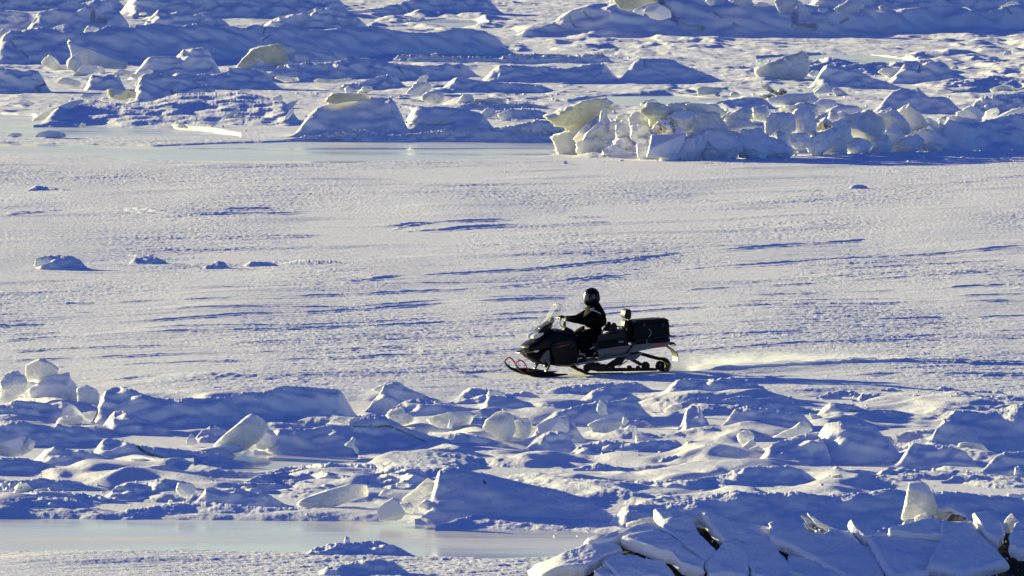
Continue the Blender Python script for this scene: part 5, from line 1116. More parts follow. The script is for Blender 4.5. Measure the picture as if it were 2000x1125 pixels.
def snowmobile():
    BLK = simple('black_gloss_plastic', (0.003, 0.003, 0.005), 0.35, spec=0.13)
    MATT = simple('black_matt_plastic', (0.004, 0.004, 0.005), 0.5, spec=0.12, noise=0.3, nscale=80)
    VINYL = simple('black_seat_vinyl', (0.005, 0.0045, 0.004), 0.45, spec=0.3, noise=0.3, nscale=60)
    RUB = simple('black_track_rubber', (0.007, 0.007, 0.007), 0.6, spec=0.25, noise=0.4, nscale=70)
    GREY = simple('grey_painted_metal', (0.15, 0.15, 0.155), 0.4, noise=0.05)
    DARKM = simple('dark_metal', (0.02, 0.02, 0.022), 0.4, metal=0.3, spec=0.3)
    STEEL = simple('bright_worn_steel', (0.40, 0.40, 0.41), 0.35, metal=1.0)
    RED = simple('red_paint', (0.75, 0.035, 0.02), 0.38)
    DRED = simple('red_stripe', (0.36, 0.02, 0.025), 0.4)
    LAMP = simple('frosted_lamp_glass', (0.55, 0.55, 0.60), 0.12, coat=0.6)
    WHITE = simple('white_reflector', (0.80, 0.80, 0.78), 0.35)
    GREEN = simple('faded_green_ribbon', (0.22, 0.38, 0.32), 0.7)
    BADGE = simple('dark_lettering', (0.07, 0.07, 0.075), 0.5)
    m, nt, b = mat('tinted_windscreen')
    gl = nt.nodes.new('ShaderNodeBsdfGlossy'); gl.inputs['Roughness'].default_value = 0.08; tr = nt.nodes.new('ShaderNodeBsdfTransparent'); tr.inputs['Color'].default_value = (0.97, 0.985, 0.98, 1)
    df = nt.nodes.new('ShaderNodeBsdfTranslucent'); df.inputs['Color'].default_value = (0.75, 0.78, 0.78, 1)
    m1 = nt.nodes.new('ShaderNodeMixShader'); m1.inputs['Fac'].default_value = 0.13
    m2 = nt.nodes.new('ShaderNodeMixShader')
    nt.links.new(tr.outputs[0], m1.inputs[1]); nt.links.new(df.outputs[0], m1.inputs[2])
    m2.inputs['Fac'].default_value = 0.05; nt.links.new(m1.outputs[0], m2.inputs[1]); nt.links.new(gl.outputs[0], m2.inputs[2])
    nt.links.new(m2.outputs[0], nt.nodes['Material Output'].inputs['Surface'])
    GLASS = m

    root = bpy.data.objects.new('snowmobile', None); COL.objects.link(root)
    root.location = (MX, MY, 0); root.rotation_euler = (0, 0, math.atan2(FWD[1], FWD[0]))
    tag(root, 'black two-seat snowmobile with red ski loops and a cargo box, crossing the plain', 'snowmobile')

    # --- bodywork
    hood = [(285, 690), (300, 668), (345, 636), (395, 612), (460, 585), (520, 546), (568, 506), (630, 505), (700, 520), (800, 548), (818, 572), (835, 620), (842, 700), (840, 760), (780, 790), (690, 750), (600, 716), (480, 698), (455, 716), (375, 728), (300, 735)]
    bulge(hood, 0.0, [(-0.40, 0.62), (-0.33, 0.86), (-0.18, 0.98), (0, 1.0), (0.18, 0.98), (0.33, 0.86), (0.40, 0.62)], 'hood', BLK, root)
    for s in (1, -1):
        sp = ext([(575, 640), (690, 612), (800, 588), (838, 640), (856, 760), (840, 852), (760, 884), (640, 878), (606, 835), (575, 745), (558, 690)], 0.42, 0.30 * s, 0.45 * s, 'side_panel', BLK, root, 0.02, (1.0, 0.90))
        ext([(600, 665), (640, 655), (765, 636), (768, 642), (640, 664)], 0.462, 0.446 * s, 0.452 * s, 'panel_stripe', DARKM, sp, 0.001)
        ext([(640, 690), (760, 660), (764, 664), (645, 696)], 0.462, 0.446 * s, 0.452 * s, 'panel_stripe', DRED, sp, 0.001)
        ext([(400, 728), (440, 716), (465, 722), (430, 742)], 0.30, 0.300 * s, 0.345 * s, 'side_vent', WHITE, root, 0.004)
        ext([(388, 585), (415, 562), (470, 548), (516, 541), (505, 568), (455, 600), (420, 614), (394, 612)], 0.24, 0.10 * s, 0.315 * s, 'headlight', LAMP, root, 0.015, (1.0, 0.85))
    bulge([(300, 735), (375, 728), (455, 716), (480, 700), (600, 720), (780, 790), (832, 850), (760, 882), (640, 876), (540, 860), (470, 856), (420, 846), (380, 816), (340, 796), (310, 768)], 0.0,
          [(-0.30, 0.75), (-0.24, 0.95), (0, 1.0), (0.24, 0.95), (0.30, 0.75)], 'belly_pan', MATT, root)
    bpts = [L3(462, 722, 0.30), L3(380, 738, 0.29), L3(300, 746, 0.22), L3(268, 748, 0.12)]
    bp = bpts + [Vector((p.x, -p.y, p.z)) for p in reversed(bpts)]
    tube(smooth_path(bp, 5), 0.017, 'front_bumper', GREY, root)
    ext([(395, 580), (430, 530), (470, 490), (535, 450), (602, 400), (592, 440), (572, 492), (520, 546), (450, 565)], 0.0, -0.23, 0.23, 'windscreen_cowl', BLK, root, 0.02, (0.9, 0.9))
    # curved clear screen
    cen = [L(440, 520), L(470, 488), L(510, 425), L(560, 345), L(600, 285), L(622, 258)]
    rows = []
    for i, (fx, z) in enumerate(cen):
        wd = [0.22, 0.27, 0.31, 0.31, 0.25, 0.13][i]; row = []
        for k in range(-8, 9):
            u = k / 8; row.append((fx - 0.17 * u * u * (1.0 if i < 5 else 0.6), wd * u, z - (0.03 * u * u if i == 5 else 0)))
        rows.append(row)
    V = np.array(rows).reshape(-1, 3); me = grid_mesh('windscreen', V, len(cen), 17)
    o = link('windscreen', me, GLASS, root); sd = o.modifiers.new('thickness', 'SOLIDIFY'); sd.thickness = 0.004
    GLINT = simple('glint_lip_gloss', (0.75, 0.77, 0.77), 0.12, coat=0.5)
    top = [Vector(rows[-1][k]) for k in range(0, 17, 2)]
    tube(top, 0.009, 'added_glint_lip', GLINT, o, 8)  # pale glossy lip added along the screen top to catch a sun glint
    for s in (1, -1): ext([(578, 490), (602, 455), (640, 463), (662, 505), (600, 502)], 0.32, 0.315 * s, 0.322 * s, 'wind_deflector', GLASS, root, 0.001)
    ext([(555, 440), (575, 405), (602, 402), (606, 430), (585, 455)], 0.0, -0.09, 0.09, 'instrument_panel', MATT, root, 0.008)
    ext([(690, 520), (712, 480), (742, 500), (772, 515), (806, 540), (812, 575), (700, 560)], 0.0, -0.12, 0.12, 'console', MATT, root, 0.02)
    # --- steering
    tube([L3(722, 530), L3(716, 480), L3(712, 432)], 0.022, 'steering_post', DARKM, root)
    hb = [L3(741, 418, 0.40), L3(738, 416, 0.26), L3(722, 424, 0.10), L3(712, 430, 0.0)]
    hbp = hb + [Vector((p.x, -p.y, p.z)) for p in reversed(hb[:-1])]
    bar = tube(smooth_path(hbp, 4), 0.013, 'handlebar', DARKM, root)
    for s in (1, -1):
        g = [Vector((p.x, p.y * s, p.z)) for p in (hb[0], (hb[0] + hb[1]) / 2, hb[1])]
        tube(g, 0.019, 'grip', RUB, bar)
        c = hb[1]; tube([Vector((c.x + 0.03, c.y * s, c.z)), Vector((c.x + 0.06, (c.y + 0.13) * s, c.z - 0.005))], 0.008, 'brake_lever', STEEL, bar)
        tube([Vector((c.x + 0.01, (c.y - 0.05) * s, c.z - 0.03)), Vector((c.x + 0.015, (c.y - .05) * s, c.z + 0.05))], 0.02, 'control_block', MATT, bar)
        tube(smooth_path([Vector((c.x + .02, c.y * s * .8, c.z)), Vector((c.x + 0.05, c.y * s * .5, c.z - 0.13)), L3(735, 520, 0.08 * s)], 5), 0.007, 'cable', STEEL if s > 0 else MATT, bar)
    # --- seats
    bulge([(812, 590), (870, 562), (1000, 556), (1110, 560), (1145, 540), (1180, 532), (1290, 500), (1318, 520), (1330, 670), (1200, 690), (1040, 740), (870, 760)], 0.0,
          [(-0.19, 0.80), (-0.16, 0.97), (0, 1.0), (0.16, 0.97), (0.19, 0.80)], 'seat', VINYL, root)
    for s in (1, -1):
        ext([(1040, 640), (1190, 610), (1330, 605), (1340, 672), (1200, 690), (1050, 712)], 0.2, 0.13 * s, 0.205 * s, 'seat_side_panel', MATT, root, 0.01)
        ext([(1140, 535), (1160, 492), (1178, 460), (1195, 448), (1213, 455), (1222, 485), (1232, 530), (1190, 545)], 0.25, 0.20 * s, 0.27 * s, 'passenger_grip', RUB, root, 0.015)
        tube(smooth_path([L3(1080, 560, 0.24, 0.24 * s), L3(1105, 492, 0.24, 0.24 * s), L3(1180, 488, 0.24, 0.24 * s), L3(1290, 496, 0.24, 0.24 * s), L3(1320, 540, 0.24, 0.24 * s)], 5), 0.009, 'grab_rail', DARKM, root)
    ext([(1240, 630), (1290, 627), (1290, 644), (1240, 648)], 0.21, 0.2055, 0.209, 'sticker', WHITE if False else GREY, root, 0.0)
    back = ext([(1294, 372), (1302, 335), (1320, 316), (1345, 312), (1366, 322), (1370, 380), (1364, 416), (1345, 426), (1315, 416), (1298, 400)], 0.17, -0.17, 0.17, 'backrest', VINYL, root, 0.022, (0.93, 0.93))
    ext([(1290, 495), (1296, 440), (1310, 424), (1328, 422), (1330, 500), (1312, 512)], 0.14, -0.15, 0.15, 'lower_back_pad', VINYL, root, 0.012)
    ext([(1328, 418), (1364, 420), (1370, 520), (1355, 640), (1318, 640)], 0.0, -0.07, 0.07, 'backrest_post', MATT, root, 0.006)
    # --- cargo box and rack
    box = ext([(1392, 470), (1736, 440), (1742, 575), (1728, 602), (1386, 626), (1380, 600)], 0.26, -0.27, 0.27, 'cargo_box', MATT, root, 0.02)
    ext([(1390, 462), (1398, 442), (1420, 428), (1640, 410), (1708, 410), (1728, 420), (1738, 438)], 0.27, -0.28, 0.28, 'box_lid', MATT, box, 0.012)
    for zx in (1480, 1660): ext([(zx, 455), (zx + 26, 453), (zx + 26, 490), (zx, 492)], 0.27, 0.268, 0.285, 'latch', DARKM, box, 0.003)
    ext([(1640, 412), (1650, 400), (1692, 398), (1698, 410)], 0.0, -0.06, 0.06, 'lid_handle', STEEL, box, 0.004)
    bm = bmesh.new(); c = L3(1590, 505, 0.28)
    tube_bm(bm, [(c.x + 0.07 * math.cos(a), 0.278, c.z + 0.05 * math.sin(a)) for a in np.linspace(0, 2 * math.pi, 16, endpoint=False)], 0.005, 6, True); from_bm(bm, 'ring_handle', DARKM, box, 50)
    for pts in ([(1538, 512), (1552, 530), (1558, 550), (1552, 570), (1535, 592)], [(1520, 618), (1514, 638), (1520, 656), (1534, 652)]):
        bm = bmesh.new(); tube_bm(bm, [L3(x, y, 0.30) for x, y in pts], 0.007, 6); from_bm(bm, 'ribbon', GREEN, box, 60)
    ext([(1378, 628), (1740, 603), (1745, 628), (1720, 640), (1390, 662)], 0.2, -0.24, 0.24, 'rack_deck', MATT, root, 0.006)
    for s in (1, -1):
        tube(smooth_path([L3(1300, 790, 0.30, 0.25 * s), L3(1345, 720, 0.30, 0.27 * s), L3(1395, 650, 0.30, 0.30 * s), L3(1425, 624, 0.30, 0.30 * s), L3(1580, 602, 0.30, 0.30 * s), L3(1748, 576, 0.30, 0.28 * s)], 5), 0.018, 'rack_rail', DARKM, root)
    tube([L3(1748, 576, 0.0, 0.28), L3(1748, 576, 0.0, -0.28)], 0.016, 'rack_crossbar', DARKM, root)
    # --- tunnel, boards, flap
    tun = ext([(1030, 716), (1150, 692), (1360, 672), (1560, 645), (1728, 622), (1745, 652), (1700, 684), (1540, 708), (1340, 748), (1060, 806)], 0.2, -0.20, 0.20, 'tunnel', GREY, root, 0.004)
    for s in (1, -1):
        ext([(1148, 708), (1345, 684), (1312, 702), (1168, 720)], 0.204, 0.201 * s, 0.204 * s, 'red_decal', DRED, tun, 0.0)
        ext([(1575, 668), (1692, 653), (1668, 674), (1598, 684)], 0.204, 0.201 * s, 0.204 * s, 'red_decal', RED, tun, 0.0)
        for k, x in enumerate((1082, 1102, 1126, 1150)):
            ext([(x, 742), (x + 8, 741), (x + 34, 775), (x + 26, 776)] if k < 3 else [(x + 30, 736), (x + 38, 735), (x + 20, 764), (x + 10, 766)], 0.204, 0.201 * s, 0.204 * s, 'lettering', BADGE, tun, 0.0)
        ext([(818, 850), (900, 836), (1060, 806), (1350, 752), (1352, 766), (1100, 818), (900, 856), (830, 870)], 0.42, 0.20 * s, 0.44 * s, 'running_board', GREY, root, 0.004)
    tail = ext([(1712, 600), (1735, 594), (1742, 608), (1722, 616)], 0.1, -0.12, 0.12, 'tail_light', WHITE, root, 0.004)
    ext([(1735, 652), (1775, 640), (1790, 650), (1770, 660), (1740, 668)], 0.1, -0.20, 0.20, 'rear_bumper', MATT, root, 0.006)
    tube(smooth_path([L3(1780, 672, 0.1), L3(1800, 660, 0.1), L3(1806, 680, 0.1)], 4), 0.006, 'tow_hook', DARKM, root)
    def strip(pts, th, y0, y1, name, m, parent):
        q = [L(x, y, 0.2) for x, y in pts]; top = [(a + th, b + th * .4) for a, b in q]; prof = q + top[::-1]
        return loft([[(p[0], y0, p[1]) for p in prof], [(p[0], y1, p[1]) for p in prof]], name, m, parent, 0.0)
    flap = strip([(1722, 668), (1748, 690), (1790, 722), (1812, 742), (1822, 765), (1824, 790)], 0.02, -0.23, 0.23, 'snow_flap', RUB, root)
    strip([(1824, 790), (1825, 812), (1824, 834)], 0.014, -0.21, 0.21, 'flap_reflector', WHITE, flap)
    strip([(1826, 758), (1828, 772)], 0.012, -0.19, 0.19, 'flap_reflector', WHITE, flap)
    # --- rear suspension and track
    for s in (1, -1):
        ext([(1285, 792), (1440, 748), (1490, 742), (1425, 800), (1375, 822), (1312, 812)], 0.2, 0.17 * s, 0.2 * s, 'drop_bracket', GREY, root, 0.004)
        tube([L3(1295, 792, 0.15, 0.15 * s), L3(1225, 835, 0.15, 0.15 * s), L3(1155, 882, 0.15, 0.15 * s)], 0.026, 'suspension_arm', DARKM, root)
        tube([L3(1385, 812, 0.15, 0.15 * s), L3(1490, 872, 0.15, 0.15 * s)], 0.024, 'suspension_arm', DARKM, root)
        ext([(960, 880), (1080, 862), (1130, 900), (1600, 896), (1660, 905), (1600, 922), (1040, 930), (980, 915)], 0.12, 0.09 * s, 0.12 * s, 'slide_rail', DARKM, root, 0.004)
        for zx, zy, rd in ((1180, 892, 0.05), (1430, 895, 0.05), (935, 893, 0.075), (1030, 872, 0.07), (992, 878, 0.082), (1100, 885, 0.06), (1345, 895, 0.055), (1505, 872, 0.082), (1648, 870, 0.092)): wheel(zx, zy, rd, 0.10 * s, 0.035, RUB, DARKM, root)
        tube([L3(940, 850, 0.14, 0.14 * s), L3(1120, 872, 0.14, 0.14 * s)], 0.02, 'suspension_arm', DARKM, root)
    tube([L3(1240, 880), L3(1330, 820)], 0.012, 'limiter_strap', STEEL, root)
    tube([L3(1120, 880), L3(1260, 845), L3(1300, 800)], [0.035, 0.035, 0.02], 'shock_absorber', DARKM, root)
    path = [(800, 800), (790, 850), (815, 885), (860, 905), (905, 928), (945, 945), (990, 950), (1200, 948), (1450, 944), (1600, 940), (1660, 930), (1708, 900), (1716, 862), (1695, 825), (1655, 808), (1610, 806), (1540, 786), (1480, 770), (1400, 752), (1250, 752), (1100, 768), (950, 780), (860, 782)]
    loop = [L3(x, y, 0.0) for x, y in path]
    dense = smooth_path(loop + [loop[0]], 7)[:-1]; n = len(dense); W2 = 0.19; th = 0.012
    cen = sum(dense, Vector()) / n
    bm = bmesh.new(); rings = []
    for i in range(n):
        t = (dense[(i + 1) % n] - dense[i - 1]).normalized(); nn = Vector((t.z, 0, -t.x))
        a = dense[i]
        rings.append([bm.verts.new(a + nn * o_ + Vector((0, w, 0))) for o_, w in ((-th, -W2), (-th, W2), (th, W2), (th, -W2))])
    for i in range(n):
        A, B = rings[i], rings[(i + 1) % n]
        for j in range(4): bm.faces.new((A[j], A[(j + 1) % 4], B[(j + 1) % 4], B[j]))
    trk = from_bm(bm, 'track', RUB, root, 30)
    area = sum(dense[i].x * dense[(i + 1) % n].z - dense[(i + 1) % n].x * dense[i].z for i in range(n))
    sg = 1.0 if area > 0 else -1.0
    bm = bmesh.new()
    for i in range(0, n, 2):
        t = (dense[(i + 1) % n] - dense[i - 1]).normalized(); nn = Vector((t.z, 0, -t.x)) * sg
        for y0, y1 in ((-0.185, -0.07), (-0.055, 0.055), (0.07, 0.185)):
            vs = []
            for hh, tt in ((0.0, 0.011), (0.038, 0.006)):
                for y, q in ((y0, -1), (y1, -1), (y1, 1), (y0, 1)): vs.append(bm.verts.new(dense[i] + nn * (th + hh) + t * (tt * q) + Vector((0, y, 0))))
            for f in ((0, 1, 5, 4), (1, 2, 6, 5), (2, 3, 7, 6), (3, 0, 4, 7), (4, 5, 6, 7)): bm.faces.new([vs[k] for k in f])
    from_bm(bm, 'track_lugs', RUB, trk)['kind'] = 'stuff'
    # --- front suspension and skis
    for s in (1, -1):
        y = 0.5
        ext([(470, 822), (500, 775), (545, 716), (572, 722), (570, 770), (578, 850), (540, 866), (500, 842)], 0.36, 0.20 * s, 0.34 * s, 'suspension_shroud', simple('mid_grey_plastic', (0.10, 0.10, 0.10), 0.5) if s > 0 else MATT, root, 0.01)  # near shroud in plain grey, far one matt black
        tube([L3(560, 770, 0.34, 0.20 * s), L3(530, 880, y, (y - .04) * s)], 0.022, 'shock_absorber', DARKM, root)
        for zx in (500, 580): tube([L3(zx, 845, 0.36, 0.22 * s), L3(535, 888, y, (y - .03) * s)], 0.014, 'a_arm', DARKM, root)
        tube(smooth_path([L3(545, 822, 0.44, 0.40 * s), L3(566, 860, y, y * s), L3(545, 905, y, y * s), L3(530, 922, y, y * s)], 4), 0.020, 'ski_spindle', GREY, root)
        ski_pts = [(230, 858), (236, 852), (252, 885), (290, 912), (335, 926), (375, 922), (450, 918), (520, 928), (600, 938), (650, 952), (735, 950), (740, 958), (640, 974), (560, 990), (460, 990), (410, 982), (340, 958), (290, 934), (250, 900)]
        ski = ext(ski_pts, y, (y - 0.07) * s, (y + 0.07) * s, 'ski', MATT, root, 0.006)
        tube(smooth_path([L3(231, 862, y, y * s), L3(246, 838, y, y * s), L3(275, 818, y, y * s), L3(304, 830, y, y * s), L3(330, 862, y, y * s), L3(346, 895, y, y * s), L3(364, 926, y, y * s)], 5), 0.0135, 'ski_loop', RED, ski)
        tube([L3(528, 925, y, (y - 0.05) * s), L3(528, 925, y, (y + 0.05) * s)], 0.018, 'ski_bolt', STEEL, ski)
    return root

def skin_body(name, chains, m, parent, sub=2):
    """one continuous surface grown over a skeleton: chains of (key, point, radius); a shared key joins chains"""
    keys, V, Rr, E = {}, [], [], []
    for ch in chains:
        last = None
        for key, p, r in ch:
            if key in keys: i = keys[key]
            else: i = len(V); keys[key] = i; V.append(p); Rr.append(r)
            if last is not None and last != i: E.append((last, i))
            last = i
    me = bpy.data.meshes.new(name); me.from_pydata([tuple(v) for v in V], E, [])
    o = link(name, me, m, parent)
    sk = o.modifiers.new('skin', 'SKIN'); sk.use_smooth_shade = True; sk.branch_smoothing = 0.3
    layer = me.skin_vertices[0] if me.skin_vertices else None
    for i, r in enumerate(Rr):
        d = layer.data[i]; d.radius = (r, r) if not isinstance(r, tuple) else r; d.use_root = (i == 0)
    sb = o.modifiers.new('smooth', 'SUBSURF'); sb.levels = sub; sb.render_levels = sub
    return o

def rider():
    SUIT = simple('black_snow_suit', (0.003, 0.003, 0.004), 0.9, spec=0.05, noise=0.5, nscale=40)
    GLOVE = simple('black_glove', (0.005, 0.005, 0.005), 0.6, spec=0.3, noise=0.3)
    BOOT = simple('black_boot', (0.006, 0.006, 0.006), 0.5, spec=0.3)
    BOOTG = simple('grey_boot_trim', (0.16, 0.16, 0.17), 0.5)
    SHELL = simple('black_helmet_shell', (0.003, 0.003, 0.006), 0.25, spec=0.18)
    VIS = simple('pale_reflecting_visor', (0.14, 0.14, 0.14), 0.18, coat=0.3)
    REF = simple('silver_reflective_tape', (0.42, 0.42, 0.45), 0.45)
    GRAPH = simple('grey_helmet_graphic', (0.07, 0.07, 0.07), 0.45)
    root = bpy.data.objects.new('person', None); COL.objects.link(root)
    root.location = (MX, MY, 0); root.rotation_euler = (0, 0, math.atan2(FWD[1], FWD[0]))
    tag(root, 'rider in a black snow suit and black helmet, seated on the snowmobile holding the handlebar', 'person')
    def r(zx, zy, yl): return L3(zx, zy, yl)
    ch = [[('pel', r(1022, 560, 0), 0.25), ('belly', r(1012, 500, 0), (0.27, 0.26)), ('chest', r(1012, 425, 0), (0.28, 0.27)), ('upper', r(1022, 352, 0), (0.29, 0.25)), ('neck', r(996, 282, 0), 0.155), ('head', r(985, 225, 0), 0.095), ('crown', r(984, 170, 0), 0.09)]]
    for s in (1, -1):
        t = 'l' if s > 0 else 'r'
        def q(zx, zy, yl): v = L3(zx, zy, yl); return Vector((v.x, v.y * s, v.z))
        ch.append([('upper', None, 0), (t + 'sho', q(1008, 362, 0.22), 0.125), (t + 'uar', q(970, 405, 0.31), 0.118), (t + 'elb', q(905, 438, 0.345), 0.092), (t + 'fore', q(850, 430, 0.35), 0.066), (t + 'wri', q(790, 422, 0.345), 0.05)])
        ch.append([('pel', None, 0), (t + 'hip', q(1005, 585, 0.14), 0.165), (t + 'thi', q(940, 575, 0.23), 0.158), (t + 'kne', q(884, 594, 0.29), 0.14), (t + 'shn', q(910, 670, 0.30), 0.145), (t + 'cal', q(950, 735, 0.31), 0.135), (t + 'ank', q(930, 785, 0.31), 0.085)])
    keys = {}
    for c in ch:
        for k, p, rr in c:
            if p is not None: keys[k] = (p, rr)
    ch = [[(k, *keys[k]) for k, _, _ in c] for c in ch]
    body = skin_body('body', ch, SUIT, root)
    # gloves: palm, four unequal fingers curled round the grip, thumb
    for s in (1, -1):
        gx, gz = L(740, 417, 0.345)
        def w(dx, dy, dz): return Vector((gx + dx, (0.345 + dy) * s, gz + dz))
        bm_ch = [[('w', w(-0.105, 0, 0.0), 0.034), ('p0', w(-0.07, 0, 0.012), 0.034), ('p1', w(-0.03, 0, 0.022), 0.030)]]
        for k, (dy, ln) in enumerate(((-0.036, 0.95), (-0.012, 1.05), (0.012, 1.0), (0.034, 0.82))):
            bm_ch.append([('p1', None, 0), (f'k{k}', w(-0.006, dy, 0.030), 0.0135), (f'a{k}', w(0.026 * ln, dy, 0.022), 0.0125), (f'b{k}', w(0.036 * ln, dy, -0.006), 0.0115), (f'c{k}', w(0.016, dy, -0.027 * ln), 0.0105)])
        bm_ch.append([('p0', None, 0), ('t0', w(-0.045, -0.040, -0.004), 0.0145), ('t1', w(-0.015, -0.052, -0.020), 0.0125), ('t2', w(0.012, -0.040, -0.030), 0.011)])
        kk = {k: (p, rr) for c in bm_ch for k, p, rr in c if p is not None}
        skin_body('glove', [[(k, *kk[k]) for k, _, _ in c] for c in bm_ch], GLOVE, root, 1)
        # boot
        bt = [[('h', Vector((L(925, 808, 0.31)[0], 0.31 * s, L(925, 808, 0.31)[1])), 0.055), ('m', Vector((L(885, 822, 0.32)[0], 0.315 * s, L(885, 822, 0.32)[1])), 0.056), ('t', Vector((L(840, 824, 0.33)[0], 0.325 * s, L(840, 826, 0.33)[1])), 0.047)],
              [('h', Vector((L(925, 808, 0.31)[0], 0.31 * s, L(925, 808, 0.31)[1])), 0.055), ('s', Vector((L(915, 770, 0.31)[0], 0.31 * s, L(915, 770, 0.31)[1])), 0.066)]]
        bo = skin_body('boot', bt, BOOT, root, 2)
        ext([(845, 768), (858, 748), (905, 750), (920, 775), (912, 790), (900, 768), (865, 765)], 0.385, 0.372 * s, 0.384 * s, 'boot_trim', BOOTG, bo, 0.003)
        ext([(822, 815), (836, 795), (850, 800), (848, 825), (830, 832)], 0.385, 0.362 * s, 0.378 * s, 'boot_trim', BOOTG, bo, 0.003)
        # reflective strips of the suit
        def ribbon(pts, yl, wd, nm):
            bmr = bmesh.new(); prev = None
            for (x, yy) in pts:
                a = L3(x, yy - wd, yl); c = L3(x, yy + wd, yl)
                row = [bmr.verts.new((a.x, a.y * s, a.z)), bmr.verts.new((c.x, c.y * s, c.z))]
                if prev: bmr.faces.new((prev[0], prev[1], row[1], row[0]))
                prev = row
            o = from_bm(bmr, nm, REF, root); sdm = o.modifiers.new('t', 'SOLIDIFY'); sdm.thickness = 0.006; sdm.offset = 0
        ribbon([(970, 326), (995, 330), (1025, 342), (1050, 354), (1066, 364)], 0.345, 5, 'shoulder_stripe')
        ribbon([(962, 320), (980, 311), (1003, 308)], 0.24, 4, 'chest_stripe')
        ribbon([(960, 708), (1004, 686)], 0.43, 5, 'trouser_stripe')
    # helmet
    out = [(985, 106), (955, 110), (930, 124), (912, 148), (902, 185), (898, 222), (906, 262), (930, 286), (1000, 272), (1050, 246), (1060, 225), (1056, 185), (1046, 145), (1020, 117)]
    c0 = L(980, 200); poly = np.array([L(x, y) for x, y in out]) - np.array(c0)
    th, R = star_table(poly); V0, F0 = ico(4)
    def shell(scale, wy):
        d = V0; ang = np.arctan2(d[:, 2], d[:, 0]); Rr = np.interp(ang, np.append(th, np.pi), np.append(R, R[0])); rho = np.hypot(d[:, 0], d[:, 2])
        rr = (np.abs(rho / Rr) ** 2.3 + np.abs(d[:, 1] / wy) ** 2.3) ** (-1 / 2.3)
        return d * (rr * scale)[:, None], ang
    hv, ang = shell(1.0, 0.125)
    off = np.array([c0[0], 0, c0[1]])
    me = bpy.data.meshes.new('helmet'); fill_mesh(me, hv + off, F0); helm = link('helmet', me, SHELL, root)
    def patch(cond, scale, wy, name, m):
        pv, _ = shell(scale, wy); keep = cond(hv); f = F0[keep[F0].all(1)]; used = np.unique(f); rm = np.full(len(V0), -1); rm[used] = np.arange(len(used))
        me = bpy.data.meshes.new(name); fill_mesh(me, (pv + off)[used], rm[f].astype(np.int32)); o = link(name, me, m, helm); sdm = o.modifiers.new('t', 'SOLIDIFY'); sdm.thickness = 0.005
    patch(lambda v: (v[:, 0] > 0.075) & (v[:, 2] < 0.09) & (v[:, 2] > -0.075), 1.02, 0.13, 'visor', VIS)
    patch(lambda v: (v[:, 0] < 0.03) & (v[:, 0] > -0.045) & (v[:, 2] < 0.06) & (v[:, 2] > -0.02) & (np.abs(v[:, 1]) > 0.05), 1.012, 0.128, 'helmet_graphic', GRAPH)
    patch(lambda v: (v[:, 0] < 0.072) & (v[:, 0] > 0.035) & (v[:, 2] < 0.0) & (v[:, 2] > -0.07) & (np.abs(v[:, 1]) > 0.05), 1.012, 0.128, 'helmet_graphic', GRAPH)

